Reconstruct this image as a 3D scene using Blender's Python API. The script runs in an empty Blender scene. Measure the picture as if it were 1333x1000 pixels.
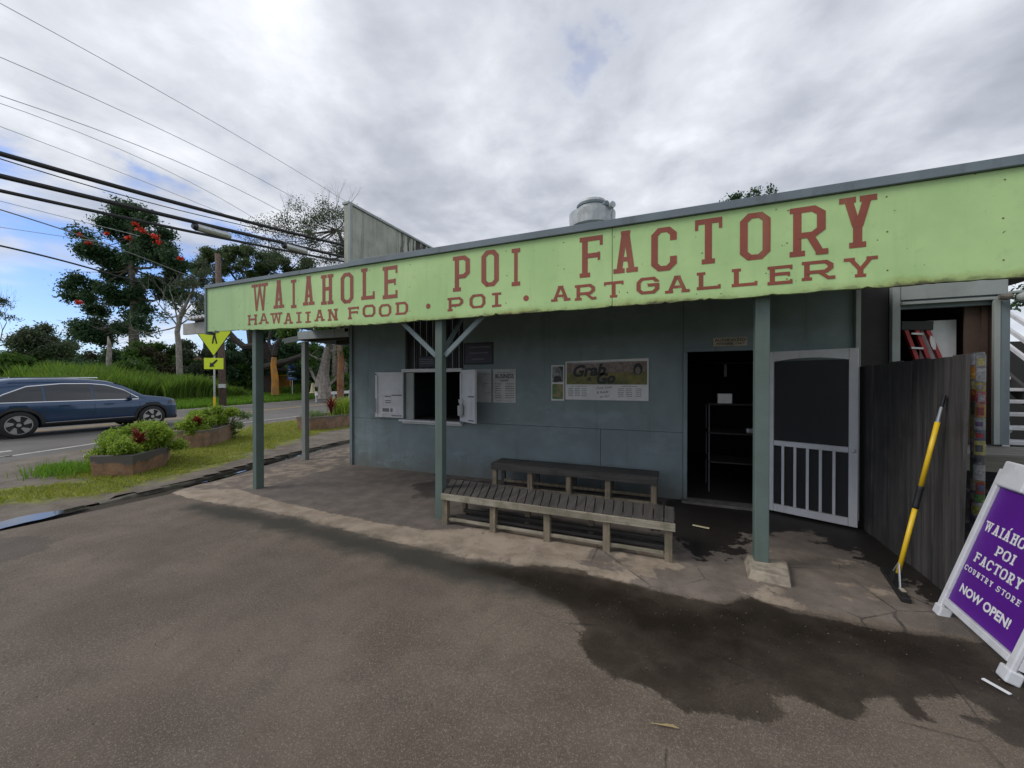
import bpy, bmesh, math, random
import numpy as np
from mathutils import Vector, Matrix, noise as mnoise
R = math.radians
SC = bpy.context.scene
COL = SC.collection
random.seed(7)
rng = np.random.default_rng(7)

# ------------------------------------------------------------------ camera
cam_d = bpy.data.cameras.new('camera')
cam = bpy.data.objects.new('camera', cam_d); COL.objects.link(cam)
cam.location = (0, 0, 1.6)
cam.rotation_euler = (R(90 - 0.34), 0, R(22.8))
cam_d.sensor_width = 36; cam_d.lens = 36 * 505 / 1333
cam_d.clip_start = 0.05; cam_d.clip_end = 3000
SC.camera = cam

# ------------------------------------------------------------------ light
SUN_EL, SUN_AZ = R(44), R(236)      # azimuth clockwise from +Y
w = bpy.data.worlds.new('World'); SC.world = w; w.use_nodes = True
nt = w.node_tree; N = nt.nodes; LK = nt.links; N.clear()
def wn(t, **k):
    n = N.new(t)
    for a, b in k.items(): setattr(n, a, b)
    return n
def wm(op, a, b=None, c=None):
    n = N.new('ShaderNodeMath'); n.operation = op
    for i, v in enumerate((a, b, c)):
        if v is None: continue
        if isinstance(v, (int, float)): n.inputs[i].default_value = v
        else: LK.new(v, n.inputs[i])
    return n.outputs[0]
def wstep(v, a, b):
    n = N.new('ShaderNodeMapRange'); n.interpolation_type = 'SMOOTHSTEP'
    LK.new(v, n.inputs[0]); n.inputs[1].default_value = a; n.inputs[2].default_value = b
    return n.outputs[0]
def wnoise(vec, scale, detail, rough, dist=0):
    n = N.new('ShaderNodeTexNoise'); LK.new(vec, n.inputs['Vector'])
    n.inputs['Scale'].default_value = scale; n.inputs['Detail'].default_value = detail
    n.inputs['Roughness'].default_value = rough; n.inputs['Distortion'].default_value = dist
    return n.outputs[0]
tc = wn('ShaderNodeTexCoord'); sx = wn('ShaderNodeSeparateXYZ'); LK.new(tc.outputs['Generated'], sx.inputs[0])
dx, dy, dz = sx.outputs
sky = wn('ShaderNodeTexSky', sky_type='NISHITA'); sky.sun_disc = False
sky.sun_elevation = SUN_EL; sky.sun_rotation = SUN_AZ; sky.air_density = 1.0; sky.dust_density = 0.6; sky.ozone_density = 1.3
zz = wm('ADD', wm('MAXIMUM', dz, 0.0), 0.16)
cv = wn('ShaderNodeCombineXYZ'); LK.new(wm('DIVIDE', dx, zz), cv.inputs[0]); LK.new(wm('DIVIDE', dy, zz), cv.inputs[1])
big = wnoise(cv.outputs[0], 1.15, 4, 0.5, 0.2)
fine = wnoise(cv.outputs[0], 2.9, 11, 0.57, 0.15)
shade = wm('ADD', wm('MULTIPLY', big, 0.60), wm('MULTIPLY', fine, 0.53))
ramp = wn('ShaderNodeValToRGB'); LK.new(shade, ramp.inputs[0])
el = ramp.color_ramp.elements
el[0].position = 0.40; el[0].color = (0.36, 0.39, 0.45, 1)
el[1].position = 0.72; el[1].color = (0.86, 0.88, 0.93, 1)
for p, c in ((0.49, (0.46, 0.49, 0.55, 1)), (0.55, (0.55, 0.58, 0.64, 1)), (0.62, (0.66, 0.69, 0.74, 1))):
    e = el.new(p); e.color = c
# clouds brighten towards the horizon
lowb = wstep(dz, 0.30, 0.02)
wh = wn('ShaderNodeMix', data_type='RGBA'); LK.new(wm('MULTIPLY', lowb, 0.45), wh.inputs[0])
LK.new(ramp.outputs[0], wh.inputs[6]); wh.inputs[7].default_value = (0.82, 0.88, 0.96, 1)
# coverage : a clear opening low over the road side (the west), one thin gap high in the north
hor = wm('SQRT', wm('ADD', wm('MULTIPLY', dx, dx), wm('MULTIPLY', dy, dy)))
az = wm('DIVIDE', wm('MULTIPLY', dx, -1.0), hor)
elv = wm('DIVIDE', dz, hor)
pert = wm('MULTIPLY', wm('SUBTRACT', fine, 0.5), 0.55)
m1 = wstep(wm('ADD', az, wm('MULTIPLY', pert, 0.7)), 0.70, 0.80)
m2 = wstep(wm('ADD', elv, pert), 0.40, 0.28)
vd = wn('ShaderNodeVectorMath', operation='DOT_PRODUCT'); LK.new(tc.outputs['Generated'], vd.inputs[0]); vd.inputs[1].default_value = (-0.128, 0.765, 0.631)
m3 = wm('MULTIPLY', wstep(wm('ADD', vd.outputs['Value'], wm('MULTIPLY', pert, 0.16)), 0.996, 1.006), 0.42)
ws = wn('ShaderNodeMapping'); LK.new(tc.outputs['Generated'], ws.inputs[0]); ws.inputs['Scale'].default_value = (1.6, 1.6, 6.5); ws.inputs['Rotation'].default_value = (0.2, 0, 0)
wisp = wstep(wnoise(ws.outputs[0], 2.0, 6, 0.5, 0.3), 0.43, 0.62)
clear = wm('MAXIMUM', wm('MULTIPLY', wm('MULTIPLY', m1, m2), wm('SUBTRACT', 1.0, wm('MULTIPLY', wisp, 0.9))), m3)
up = wn('ShaderNodeMix', data_type='RGBA'); up.blend_type = 'MULTIPLY'; up.inputs[0].default_value = 1.0
LK.new(wh.outputs[2], up.inputs[6]); up.inputs[7].default_value = (11.8, 11.8, 11.9, 1)
mx = wn('ShaderNodeMix', data_type='RGBA'); LK.new(clear, mx.inputs[0])
up.clamp_result = False
sk2 = wn('ShaderNodeVectorMath', operation='MULTIPLY'); LK.new(sky.outputs[0], sk2.inputs[0]); sk2.inputs[1].default_value = (1.05, 1.25, 1.75)
LK.new(up.outputs[2], mx.inputs[6]); LK.new(sk2.outputs[0], mx.inputs[7])
bg = wn('ShaderNodeBackground'); bg.inputs[1].default_value = 0.10; LK.new(mx.outputs[2], bg.inputs[0])
wo = wn('ShaderNodeOutputWorld'); LK.new(bg.outputs[0], wo.inputs[0])
sd = bpy.data.lights.new('sun', 'SUN'); sd.energy = 1.5; sd.angle = R(24); sd.color = (1.0, 0.95, 0.88)
so = bpy.data.objects.new('sun', sd); COL.objects.link(so)
sv = Vector((math.sin(SUN_AZ) * math.cos(SUN_EL), math.cos(SUN_AZ) * math.cos(SUN_EL), math.sin(SUN_EL)))
so.rotation_euler = sv.to_track_quat('Z', 'Y').to_euler()
SC.view_settings.view_transform = 'Standard'; SC.view_settings.look = 'None'
SC.view_settings.exposure = 0.0; SC.view_settings.gamma = 1.0; SC.view_settings.use_curve_mapping = False
SC.render.engine = 'CYCLES'
SC.cycles.max_bounces = 8; SC.cycles.transparent_max_bounces = 12

# ------------------------------------------------------------------ materials
class MT:
    """small node helper"""
    def __init__(s, name):
        s.m = bpy.data.materials.new(name); s.m.use_nodes = True
        s.n = s.m.node_tree.nodes; s.l = s.m.node_tree.links
        s.p = s.n['Principled BSDF']; s.tc = None
    def co(s, kind='Object'):
        if not s.tc: s.tc = s.n.new('ShaderNodeTexCoord')
        return s.tc.outputs[kind]
    def set(s, sock, v):
        if isinstance(v, (int, float)): sock.default_value = v
        elif isinstance(v, tuple): sock.default_value = v if len(v) != 3 or sock.type != 'RGBA' else v + (1,)
        else: s.l.new(v, sock)
    def math(s, op, a, b=0.0, clamp=False):
        n = s.n.new('ShaderNodeMath'); n.operation = op; n.use_clamp = clamp
        s.set(n.inputs[0], a); s.set(n.inputs[1], b); return n.outputs[0]
    def step(s, v, a, b):
        n = s.n.new('ShaderNodeMapRange'); n.interpolation_type = 'SMOOTHSTEP'
        s.l.new(v, n.inputs[0]); n.inputs[1].default_value = a; n.inputs[2].default_value = b; return n.outputs[0]
    def noise(s, scale, detail=4, rough=0.55, sc=(1, 1, 1), dist=0, kind='Object'):
        mp = s.n.new('ShaderNodeMapping'); s.l.new(s.co(kind), mp.inputs[0]); mp.inputs['Scale'].default_value = sc
        n = s.n.new('ShaderNodeTexNoise'); s.l.new(mp.outputs[0], n.inputs['Vector'])
        n.inputs['Scale'].default_value = scale; n.inputs['Detail'].default_value = detail
        n.inputs['Roughness'].default_value = rough; n.inputs['Distortion'].default_value = dist
        return n.outputs[0]
    def voro(s, scale, feature='F1', sc=(1, 1, 1)):
        mp = s.n.new('ShaderNodeMapping'); s.l.new(s.co(), mp.inputs[0]); mp.inputs['Scale'].default_value = sc
        n = s.n.new('ShaderNodeTexVoronoi'); n.feature = feature; s.l.new(mp.outputs[0], n.inputs['Vector']); n.inputs['Scale'].default_value = scale
        return n.outputs[0]
    def attr(s, name):
        n = s.n.new('ShaderNodeAttribute'); n.attribute_name = name; return n.outputs['Fac']
    def sep(s, kind='Object'):
        n = s.n.new('ShaderNodeSeparateXYZ'); s.l.new(s.co(kind), n.inputs[0]); return n.outputs
    def mix(s, f, a, b, mode='MIX'):
        n = s.n.new('ShaderNodeMix'); n.data_type = 'RGBA'; n.blend_type = mode
        s.set(n.inputs[0], f); s.set(n.inputs[6], a); s.set(n.inputs[7], b); return n.outputs[2]
    def island(s):
        return s.n.new('ShaderNodeNewGeometry').outputs['Random Per Island']
    def bump(s, h, strength=0.3, dist=0.01):
        n = s.n.new('ShaderNodeBump'); n.inputs['Strength'].default_value = strength; n.inputs['Distance'].default_value = dist
        s.l.new(h, n.inputs['Height']); s.l.new(n.outputs[0], s.p.inputs['Normal'])
    def out(s, col, rough=0.8, metal=0.0, spec=None):
        s.set(s.p.inputs['Base Color'], col); s.set(s.p.inputs['Roughness'], rough); s.set(s.p.inputs['Metallic'], metal)
        if spec is not None: s.p.inputs['Specular IOR Level'].default_value = spec
        return s.m

def simple(name, col, rough=0.6, metal=0.0, var=0.15, scale=9, bump=0.0, dirt=None, dirt_amt=0.0):
    t = MT(name); c2 = tuple(max(0, x * (1 - var)) for x in col)
    f = t.noise(scale, 5)
    c = t.mix(t.step(f, 0.35, 0.65), c2, col)
    if dirt: c = t.mix(t.math('MULTIPLY', t.step(t.noise(scale * 0.45, 6, 0.65), 0.5, 0.68), dirt_amt), c, dirt)
    if bump: t.bump(f, bump, 0.01)
    return t.out(c, rough, metal)

def painted(name, col, dirt=(0.10, 0.10, 0.085), amt=0.5, rough=0.65, streak=1.0, under=None, splash=False):
    """old paint on boards: blotches, vertical rain streaks, a few chips"""
    t = MT(name)
    blot = t.noise(2.2, 6, 0.6)
    st = t.noise(7, 5, 0.6, (1, 1, 0.09))
    c = t.mix(t.step(blot, 0.35, 0.7), tuple(x * 0.82 for x in col), col)
    c = t.mix(t.math('MULTIPLY', t.step(st, 0.52, 0.75), amt * streak), c, dirt)
    gr = t.noise(60, 3, 0.6)
    c = t.mix(t.math('MULTIPLY', t.step(gr, 0.55, 0.75), 0.25), c, tuple(x * 0.6 for x in col))
    if splash:
        zz_ = t.math('ADD', t.sep()[2], t.math('MULTIPLY', t.math('SUBTRACT', t.noise(3.5, 6, 0.7), 0.5), 0.9))
        c = t.mix(t.math('MULTIPLY', t.step(zz_, 0.42, 0.0), 0.6), c, (0.10, 0.095, 0.075))
        c = t.mix(t.math('MULTIPLY', t.step(t.noise(1.3, 7, 0.7, (1, 1, 2.2)), 0.54, 0.66), 0.35), c, tuple(x * 1.35 for x in col))
        c = t.mix(t.step(t.noise(13, 6, 0.72, (1, 1, 0.5)), 0.715, 0.73), c, (0.05, 0.05, 0.05))
    if under: c = t.mix(t.step(t.noise(16, 7, 0.7), 0.66, 0.70), c, under)
    t.bump(t.math('ADD', gr, t.math('MULTIPLY', blot, 2.0)), 0.25, 0.006)
    return t.out(c, rough)

def wood(name, a, b, axis=0, rough=0.85, green=None, scale=1.0):
    t = MT(name); sc = [22, 22, 22]; sc[axis] = 1.3
    g = t.noise(1.0 * scale, 8, 0.65, tuple(sc), 0.4)
    c = t.mix(t.step(g, 0.3, 0.7), a, b)
    bl = t.noise(3.0, 5, 0.6)
    c = t.mix(t.math('MULTIPLY', t.step(bl, 0.5, 0.72), 0.6), c, tuple(x * 0.45 for x in a))
    r = t.n.new('ShaderNodeObjectInfo').outputs['Random']
    c = t.mix(t.math('MULTIPLY', r, 0.45), c, tuple(x * 0.6 for x in b))
    if green: c = t.mix(t.math('MULTIPLY', t.step(t.noise(5, 5, 0.7), 0.46, 0.62), 0.7), c, green)
    t.bump(g, 0.5, 0.006)
    return t.out(c, rough)

def leafmat(name, cols, trans=0.35, rough=0.55):
    t = MT(name); r = t.island()
    rp = t.n.new('ShaderNodeValToRGB'); t.l.new(r, rp.inputs[0]); e = rp.color_ramp.elements
    e[0].position = 0; e[0].color = cols[0] + (1,); e[1].position = 1; e[1].color = cols[-1] + (1,)
    for i, c in enumerate(cols[1:-1]): q = e.new((i + 1) / (len(cols) - 1)); q.color = c + (1,)
    col = t.mix(t.math('MULTIPLY', t.noise(0.6, 3), 0.45), rp.outputs[0], tuple(x * 0.5 for x in cols[0]))
    t.out(col, rough); t.p.inputs['Specular IOR Level'].default_value = 0.25
    tr = t.n.new('ShaderNodeBsdfTranslucent'); t.l.new(t.mix(0.5, col, tuple(min(1, x * 1.7) for x in cols[-1])), tr.inputs[0])
    ms = t.n.new('ShaderNodeMixShader'); ms.inputs[0].default_value = trans
    t.l.new(t.p.outputs[0], ms.inputs[1]); t.l.new(tr.outputs[0], ms.inputs[2])
    t.l.new(ms.outputs[0], t.n['Material Output'].inputs[0])
    return t.m

M = {}
M['wall'] = painted('teal_wall_paint', (0.182, 0.232, 0.243), (0.085, 0.105, 0.095), 0.35, splash=True)
M['post'] = painted('teal_post_paint', (0.115, 0.160, 0.140), (0.06, 0.075, 0.06), 0.5, under=(0.10, 0.09, 0.07))
M['post_grey'] = painted('grey_post_paint', (0.24, 0.26, 0.24), (0.09, 0.09, 0.08), 0.5)
M['white'] = painted('old_white_paint', (0.62, 0.62, 0.64), (0.28, 0.27, 0.25), 0.5, 0.5)
M['trim'] = painted('pale_grey_trim', (0.34, 0.37, 0.36), (0.12, 0.12, 0.10), 0.5)
M['cap'] = painted('blue_grey_cap', (0.17, 0.21, 0.24), (0.07, 0.08, 0.08), 0.5)
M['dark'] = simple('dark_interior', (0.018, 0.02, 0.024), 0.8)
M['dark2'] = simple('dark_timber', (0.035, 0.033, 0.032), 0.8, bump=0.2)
M['red'] = painted('brick_red_sign_paint', (0.30, 0.075, 0.045), (0.34, 0.16, 0.09), 0.5, 0.6)
M['black'] = simple('black_plastic', (0.015, 0.015, 0.016), 0.45)
M['ink'] = simple('printed_ink', (0.02, 0.02, 0.025), 0.6)
M['greyink'] = simple('faint_grey_ink', (0.16, 0.16, 0.18), 0.6)
M['whiteink'] = simple('white_lettering', (0.78, 0.78, 0.80), 0.5, var=0.05)
M['steel'] = simple('galvanised_steel', (0.55, 0.57, 0.58), 0.4, 0.7, 0.2, 14)
M['galv'] = simple('painted_sheet_metal', (0.50, 0.53, 0.54), 0.5, 0.2, 0.2, 6, dirt=(0.25, 0.24, 0.22), dirt_amt=0.6)
M['wire'] = simple('black_cable', (0.02, 0.021, 0.024), 0.6)
M['wire_pale'] = simple('pale_cable', (0.20, 0.20, 0.19), 0.6)
M['wire_thin'] = simple('thin_grey_wire', (0.55, 0.56, 0.58), 0.6)
M['yellow'] = simple('yellow_fibreglass', (0.80, 0.52, 0.02), 0.35, var=0.12)
M['lime'] = simple('fluorescent_sign_yellow', (0.72, 0.88, 0.02), 0.4, var=0.04)
M['purple'] = simple('purple_print', (0.105, 0.012, 0.27), 0.45, var=0.10, scale=4)
M['plastic'] = simple('white_plastic', (0.68, 0.69, 0.72), 0.4, var=0.06, dirt=(0.35, 0.34, 0.33), dirt_amt=0.35)
M['paper'] = simple('white_paper', (0.62, 0.62, 0.62), 0.6, var=0.08)
M['signdark'] = simple('dark_sign_board', (0.030, 0.028, 0.050), 0.5)
M['signgrey'] = simple('grey_sign_metal', (0.42, 0.43, 0.43), 0.5, dirt=(0.25, 0.24, 0.24), dirt_amt=0.4)
M['tan'] = simple('tan_sign_board', (0.46, 0.40, 0.31), 0.7, dirt=(0.1, 0.09, 0.08), dirt_amt=0.6)
M['slat'] = wood('weathered_dark_slats', (0.032, 0.028, 0.026), (0.095, 0.086, 0.078), 1)
M['slatx'] = wood('weathered_dark_planks', (0.035, 0.032, 0.03), (0.095, 0.088, 0.08), 0)
M['frontwood'] = wood('lichen_grey_wood', (0.17, 0.145, 0.105), (0.40, 0.36, 0.28), 0, green=(0.14, 0.135, 0.085))
M['legwood'] = wood('weathered_leg_wood', (0.12, 0.09, 0.06), (0.30, 0.25, 0.175), 2, green=(0.11, 0.105, 0.07))
M['fence'] = wood('dark_grey_fence_wood', (0.018, 0.017, 0.017), (0.085, 0.078, 0.073), 2)
M['deckwood'] = wood('grey_deck_wood', (0.10, 0.095, 0.08), (0.22, 0.21, 0.18), 0)
M['brownwall'] = simple('brown_panel', (0.085, 0.05, 0.038), 0.7)
M['ladderred'] = simple('red_fibreglass', (0.36, 0.025, 0.03), 0.4)
M['redthing'] = simple('faded_red_plastic', (0.25, 0.03, 0.035), 0.5)
M['soil'] = simple('planter_soil', (0.05, 0.035, 0.025), 0.95, bump=0.5)
M['bark'] = simple('grey_bark', (0.16, 0.14, 0.12), 0.9, var=0.5, scale=5, bump=0.6)
M['bark_dark'] = simple('dark_bark', (0.055, 0.045, 0.04), 0.9, var=0.4, scale=6, bump=0.6)
M['bark_pale'] = simple('pale_bark', (0.30, 0.27, 0.24), 0.9, var=0.4, scale=5, bump=0.6)
M['bark_rust'] = simple('rusty_bark', (0.24, 0.11, 0.05), 0.9, var=0.4, scale=2, bump=0.6, dirt=(.2, .17, .14), dirt_amt=.95)
M['polewood'] = simple('creosote_pole_wood', (0.15, 0.105, 0.085), 0.9, var=0.4, scale=9, bump=0.3)
M['ochre'] = simple('ochre_orange_paint', (0.50, 0.22, 0.035), 0.8, scale=3, dirt=(0.22, 0.16, 0.09), dirt_amt=0.95)
M['blue'] = simple('blue_sign_paint', (0.05, 0.15, 0.48), 0.5)
M['tileroof'] = simple('dull_red_roofing', (0.22, 0.07, 0.05), 0.8)
M['cream'] = simple('cream_paint', (0.62, 0.55, 0.36), 0.6)
M['flower'] = leafmat('scarlet_petals', [(0.55, 0.02, 0.015), (0.80, 0.06, 0.03), (0.85, 0.12, 0.06)], 0.2)
M['tulip'] = leafmat('dark_green_leaves', [(0.022, 0.054, 0.026), (0.045, 0.095, 0.042), (0.08, 0.145, 0.06)], 0.22)
M['pod'] = leafmat('olive_leaves', [(0.05, 0.085, 0.03), (0.08, 0.125, 0.045), (0.11, 0.155, 0.06)], 0.3)
M['grey_leaf'] = leafmat('grey_green_leaves', [(0.05, 0.075, 0.045), (0.08, 0.11, 0.06), (0.12, 0.15, 0.08)], 0.3)
M['mid_leaf'] = leafmat('mid_green_leaves', [(0.03, 0.07, 0.012), (0.055, 0.12, 0.02), (0.09, 0.17, 0.03)], 0.35)
M['brown_leaf'] = leafmat('brown_dry_leaves', [(0.05, 0.04, 0.025), (0.08, 0.065, 0.035), (0.07, 0.08, 0.035)], 0.2)
M['shrub'] = leafmat('bright_shrub_leaves', [(0.06, 0.12, 0.02), (0.20, 0.33, 0.035), (0.40, 0.52, 0.07)], 0.35)
M['shrub_pale'] = leafmat('grey_green_weed_leaves', [(0.12, 0.18, 0.07), (0.20, 0.28, 0.12), (0.28, 0.36, 0.15)], 0.3)
M['redleaf'] = leafmat('red_ti_leaves', [(0.14, 0.02, 0.02), (0.26, 0.035, 0.03), (0.20, 0.05, 0.03)], 0.25)
M['cane'] = leafmat('guinea_grass', [(0.040, 0.10, 0.012), (0.12, 0.13, 0.035), (0.09, 0.21, 0.02), (0.20, 0.34, 0.045)], 0.4)
M['turf'] = leafmat('short_turf', [(0.13, 0.17, 0.02), (0.25, 0.30, 0.035), (0.36, 0.38, 0.055)], 0.35)
M['turf_far'] = leafmat('roadside_grass', [(0.08, 0.17, 0.015), (0.14, 0.29, 0.025), (0.20, 0.36, 0.04)], 0.35)
M['rubber'] = simple('tyre_rubber', (0.02, 0.02, 0.02), 0.8)
M['alloy'] = simple('alloy_wheel', (0.55, 0.56, 0.58), 0.3, 0.8, 0.05)
M['chrome'] = simple('chrome_strip', (0.75, 0.76, 0.78), 0.15, 1.0, 0.03)
M['cladding'] = simple('black_cladding', (0.02, 0.021, 0.023), 0.55)
M['roadpaint'] = simple('worn_white_road_paint', (0.55, 0.54, 0.50), 0.8, var=0.3, scale=12, dirt=(0.16, 0.15, 0.14), dirt_amt=0.6)
M['roadyellow'] = simple('worn_yellow_road_paint', (0.50, 0.34, 0.12), 0.8, var=0.3, scale=12, dirt=(0.16, 0.15, 0.14), dirt_amt=0.6)
t = MT('car_blue_paint'); M['car'] = t.out((0.020, 0.055, 0.125), 0.22, 0.4); t.p.inputs['Coat Weight'].default_value = 0.9; t.p.inputs['Coat Roughness'].default_value = 0.05
t = MT('tinted_glass'); M['glass'] = t.out((0.020, 0.023, 0.027), 0.02, 0.0); t.p.inputs['IOR'].default_value = 1.5; t.p.inputs['Specular IOR Level'].default_value = 0.8
t = MT('road_asphalt'); g = t.noise(90, 4, 0.7); b = t.noise(0.5, 5)
c = t.mix(t.step(b, 0.3, 0.7), (0.095, 0.09, 0.085), (0.14, 0.13, 0.12)); c = t.mix(t.math('MULTIPLY', t.step(g, 0.5, 0.7), 0.4), c, (0.22, 0.21, 0.19)); t.bump(g, 0.3, 0.01); M['road'] = t.out(c, 0.85)
# planter concrete: dark band at the rim, rusty body
def planter_mat(name, body, rim, zt, rimw):
    t = MT(name); z = t.sep()[2]; n1 = t.noise(5, 6, 0.65); n2 = t.noise(18, 5, 0.6)
    c = t.mix(t.step(n1, 0.35, 0.68), body, tuple(x * 0.55 for x in body)); c = t.mix(t.math('MULTIPLY', t.step(n2, 0.45, 0.7), 0.6), c, (0.22, 0.17, 0.13))
    f = t.step(t.math('ADD', z, t.math('MULTIPLY', t.math('SUBTRACT', n1, 0.5), 0.22)), zt - rimw, zt - rimw + 0.03)
    c = t.mix(f, c, rim); t.bump(n2, 0.4, 0.01); return t.out(c, 0.9)
M['planter_a'] = planter_mat('rust_stained_concrete', (0.34, 0.19, 0.11), (0.11, 0.10, 0.095), 0.38, 0.13)
M['planter_b'] = planter_mat('brown_stained_concrete', (0.33, 0.20, 0.13), (0.17, 0.14, 0.115), 0.42, 0.05)
# sign board green: mossy lower edge
t = MT('lime_green_sign_paint'); s3 = t.sep(); n1 = t.noise(1.1, 5, 0.6); n2 = t.noise(9, 6, 0.65); st = t.noise(8, 5, 0.6, (1, 1, 0.1))
c = t.mix(t.step(n1, 0.35, 0.7), (0.40, 0.60, 0.25), (0.50, 0.70, 0.31))
xg = t.step(s3[0], -4.6, -6.4); c = t.mix(t.math('MULTIPLY', xg, 0.5), c, (0.30, 0.46, 0.24))
c = t.mix(t.math('MULTIPLY', t.step(st, 0.50, 0.75), 0.28), c, (0.26, 0.40, 0.18)); c = t.mix(t.math('MULTIPLY', t.step(n2, 0.56, 0.72), 0.18), c, (0.30, 0.38, 0.20)); c = t.mix(t.math('MULTIPLY', t.step(s3[2], 2.93, 3.03), 0.25), c, (0.28, 0.38, 0.20))
zf = t.math('ADD', s3[2], t.math('MULTIPLY', t.math('SUBTRACT', n2, 0.5), 0.12))
mo = t.step(t.noise(1.6, 4, 0.6), 0.40, 0.60)
c = t.mix(t.math('MULTIPLY', t.step(zf, 2.375, 2.31), t.math('ADD', 0.25, t.math('MULTIPLY', mo, 0.6))), c, (0.30, 0.34, 0.09))
c = t.mix(t.math('MULTIPLY', t.step(zf, 2.325, 2.297), t.math('ADD', 0.35, t.math('MULTIPLY', mo, 0.6))), c, (0.07, 0.065, 0.03))
c = t.mix(t.step(t.noise(24, 5, 0.6), 0.70, 0.715), c, (0.10, 0.13, 0.07))
t.bump(t.noise(30, 4), 0.15, 0.005); M['green'] = t.out(c, 0.6)
# parapet: white gone mouldy
t = MT('mouldy_white_parapet'); s3 = t.sep(); n1 = t.noise(1.6, 6, 0.65); st = t.noise(9, 6, 0.65, (1, 1, 0.08))
c = t.mix(t.step(n1, 0.3, 0.7), (0.30, 0.31, 0.26), (0.46, 0.47, 0.40)); c = t.mix(t.math('MULTIPLY', t.step(st, 0.45, 0.7), 0.55), c, (0.13, 0.14, 0.12))
c = t.mix(t.math('MULTIPLY', t.step(s3[1], 6.9, 7.2), t.step(st, 0.47, 0.53)), c, (0.04, 0.035, 0.03)); t.bump(st, 0.4, 0.01); M['parapet'] = t.out(c, 0.8)

# ------------------------------------------------------------------ object helpers
def tag(o, label=None, cat=None, group=None, kind=None):
    for k, v in (('label', label), ('category', cat), ('group', group), ('kind', kind)):
        if v: o[k] = v
    return o
def thing(name, label, cat, loc=(0, 0, 0), group=None, rz=0.0):
    o = bpy.data.objects.new(name, None); COL.objects.link(o); o.location = loc; o.rotation_euler = (0, 0, rz)
    o.empty_display_size = 0.2
    return tag(o, label, cat, group)
def link(name, me, mat, parent=None, world=True, smooth=False, bev=0.0):
    o = bpy.data.objects.new(name, me); COL.objects.link(o)
    if mat is not None and not me.materials: me.materials.append(mat)
    if parent is not None:
        o.parent = parent
        if world and parent.parent is None and parent.type == 'EMPTY': o.matrix_parent_inverse = Matrix.Translation(-Vector(parent.location))
    if smooth: me.polygons.foreach_set('use_smooth', [True] * len(me.polygons))
    if bev:
        b = o.modifiers.new('bevel', 'BEVEL'); b.width = bev; b.segments = 2; b.limit_method = 'ANGLE'; b.angle_limit = R(40)
    return o
class MB:
    def __init__(s): s.v = []; s.f = []
    def add(s, vs, fs):
        k = len(s.v); s.v += [tuple(p) for p in vs]; s.f += [tuple(i + k for i in q) for q in fs]; return s
    def box(s, x0, x1, y0, y1, z0, z1):
        return s.add([(x0, y0, z0), (x1, y0, z0), (x1, y1, z0), (x0, y1, z0), (x0, y0, z1), (x1, y0, z1), (x1, y1, z1), (x0, y1, z1)],
                     [(0, 3, 2, 1), (4, 5, 6, 7), (0, 1, 5, 4), (1, 2, 6, 5), (2, 3, 7, 6), (3, 0, 4, 7)])
    def hexa(s, b, t):
        return s.add(list(b) + list(t), [(0, 3, 2, 1), (4, 5, 6, 7), (0, 1, 5, 4), (1, 2, 6, 5), (2, 3, 7, 6), (3, 0, 4, 7)])
    def bar(s, a, b, w, h, up=(0, 0, 1)):
        a = Vector(a); b = Vector(b); d = (b - a).normalized(); u = Vector(up)
        sd = d.cross(u)
        if sd.length < 1e-4: sd = d.cross(Vector((1, 0, 0)))
        sd.normalize(); u = sd.cross(d)
        q = lambda p: [p - sd * w / 2 - u * h / 2, p + sd * w / 2 - u * h / 2, p + sd * w / 2 + u * h / 2, p - sd * w / 2 + u * h / 2]
        return s.add(q(a) + q(b), [(0, 1, 2, 3), (7, 6, 5, 4), (0, 4, 5, 1), (1, 5, 6, 2), (2, 6, 7, 3), (3, 7, 4, 0)])
    def tube(s, pts, rad, n=8, cap=True):
        pts = [Vector(p) for p in pts]; rad = rad if isinstance(rad, (list, tuple)) else [rad] * len(pts)
        k = len(s.v); pu = None
        for i, p in enumerate(pts):
            d = (pts[min(i + 1, len(pts) - 1)] - pts[max(i - 1, 0)]).normalized()
            if pu is None: pu = d.orthogonal().normalized()
            pu = (pu - d * pu.dot(d)).normalized(); q = d.cross(pu)
            for j in range(n):
                a = 2 * math.pi * j / n; s.v.append(tuple(p + (pu * math.cos(a) + q * math.sin(a)) * rad[i]))
        for i in range(len(pts) - 1):
            for j in range(n):
                a = k + i * n + j; b = k + i * n + (j + 1) % n; s.f.append((a, b, b + n, a + n))
        if cap:
            s.f.append(tuple(k + j for j in reversed(range(n)))); s.f.append(tuple(k + (len(pts) - 1) * n + j for j in range(n)))
        return s
    def lathe(s, prof, c, n=24, cap=True):
        k = len(s.v)
        for r, z in prof:
            for j in range(n): a = 2 * math.pi * j / n; s.v.append((c[0] + r * math.cos(a), c[1] + r * math.sin(a), c[2] + z))
        for i in range(len(prof) - 1):
            for j in range(n): a = k + i * n + j; b = k + i * n + (j + 1) % n; s.f.append((a, b, b + n, a + n))
        if cap: s.f.append(tuple(k + j for j in reversed(range(n)))); s.f.append(tuple(k + (len(prof) - 1) * n + j for j in range(n)))
        return s
    def mesh(s, name):
        me = bpy.data.meshes.new(name); me.from_pydata(s.v, [], s.f); me.update(); return me
    def build(s, name, mat, parent=None, world=True, smooth=False, bev=0.0):
        return link(name, s.mesh(name), mat, parent, world, smooth, bev)
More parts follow.
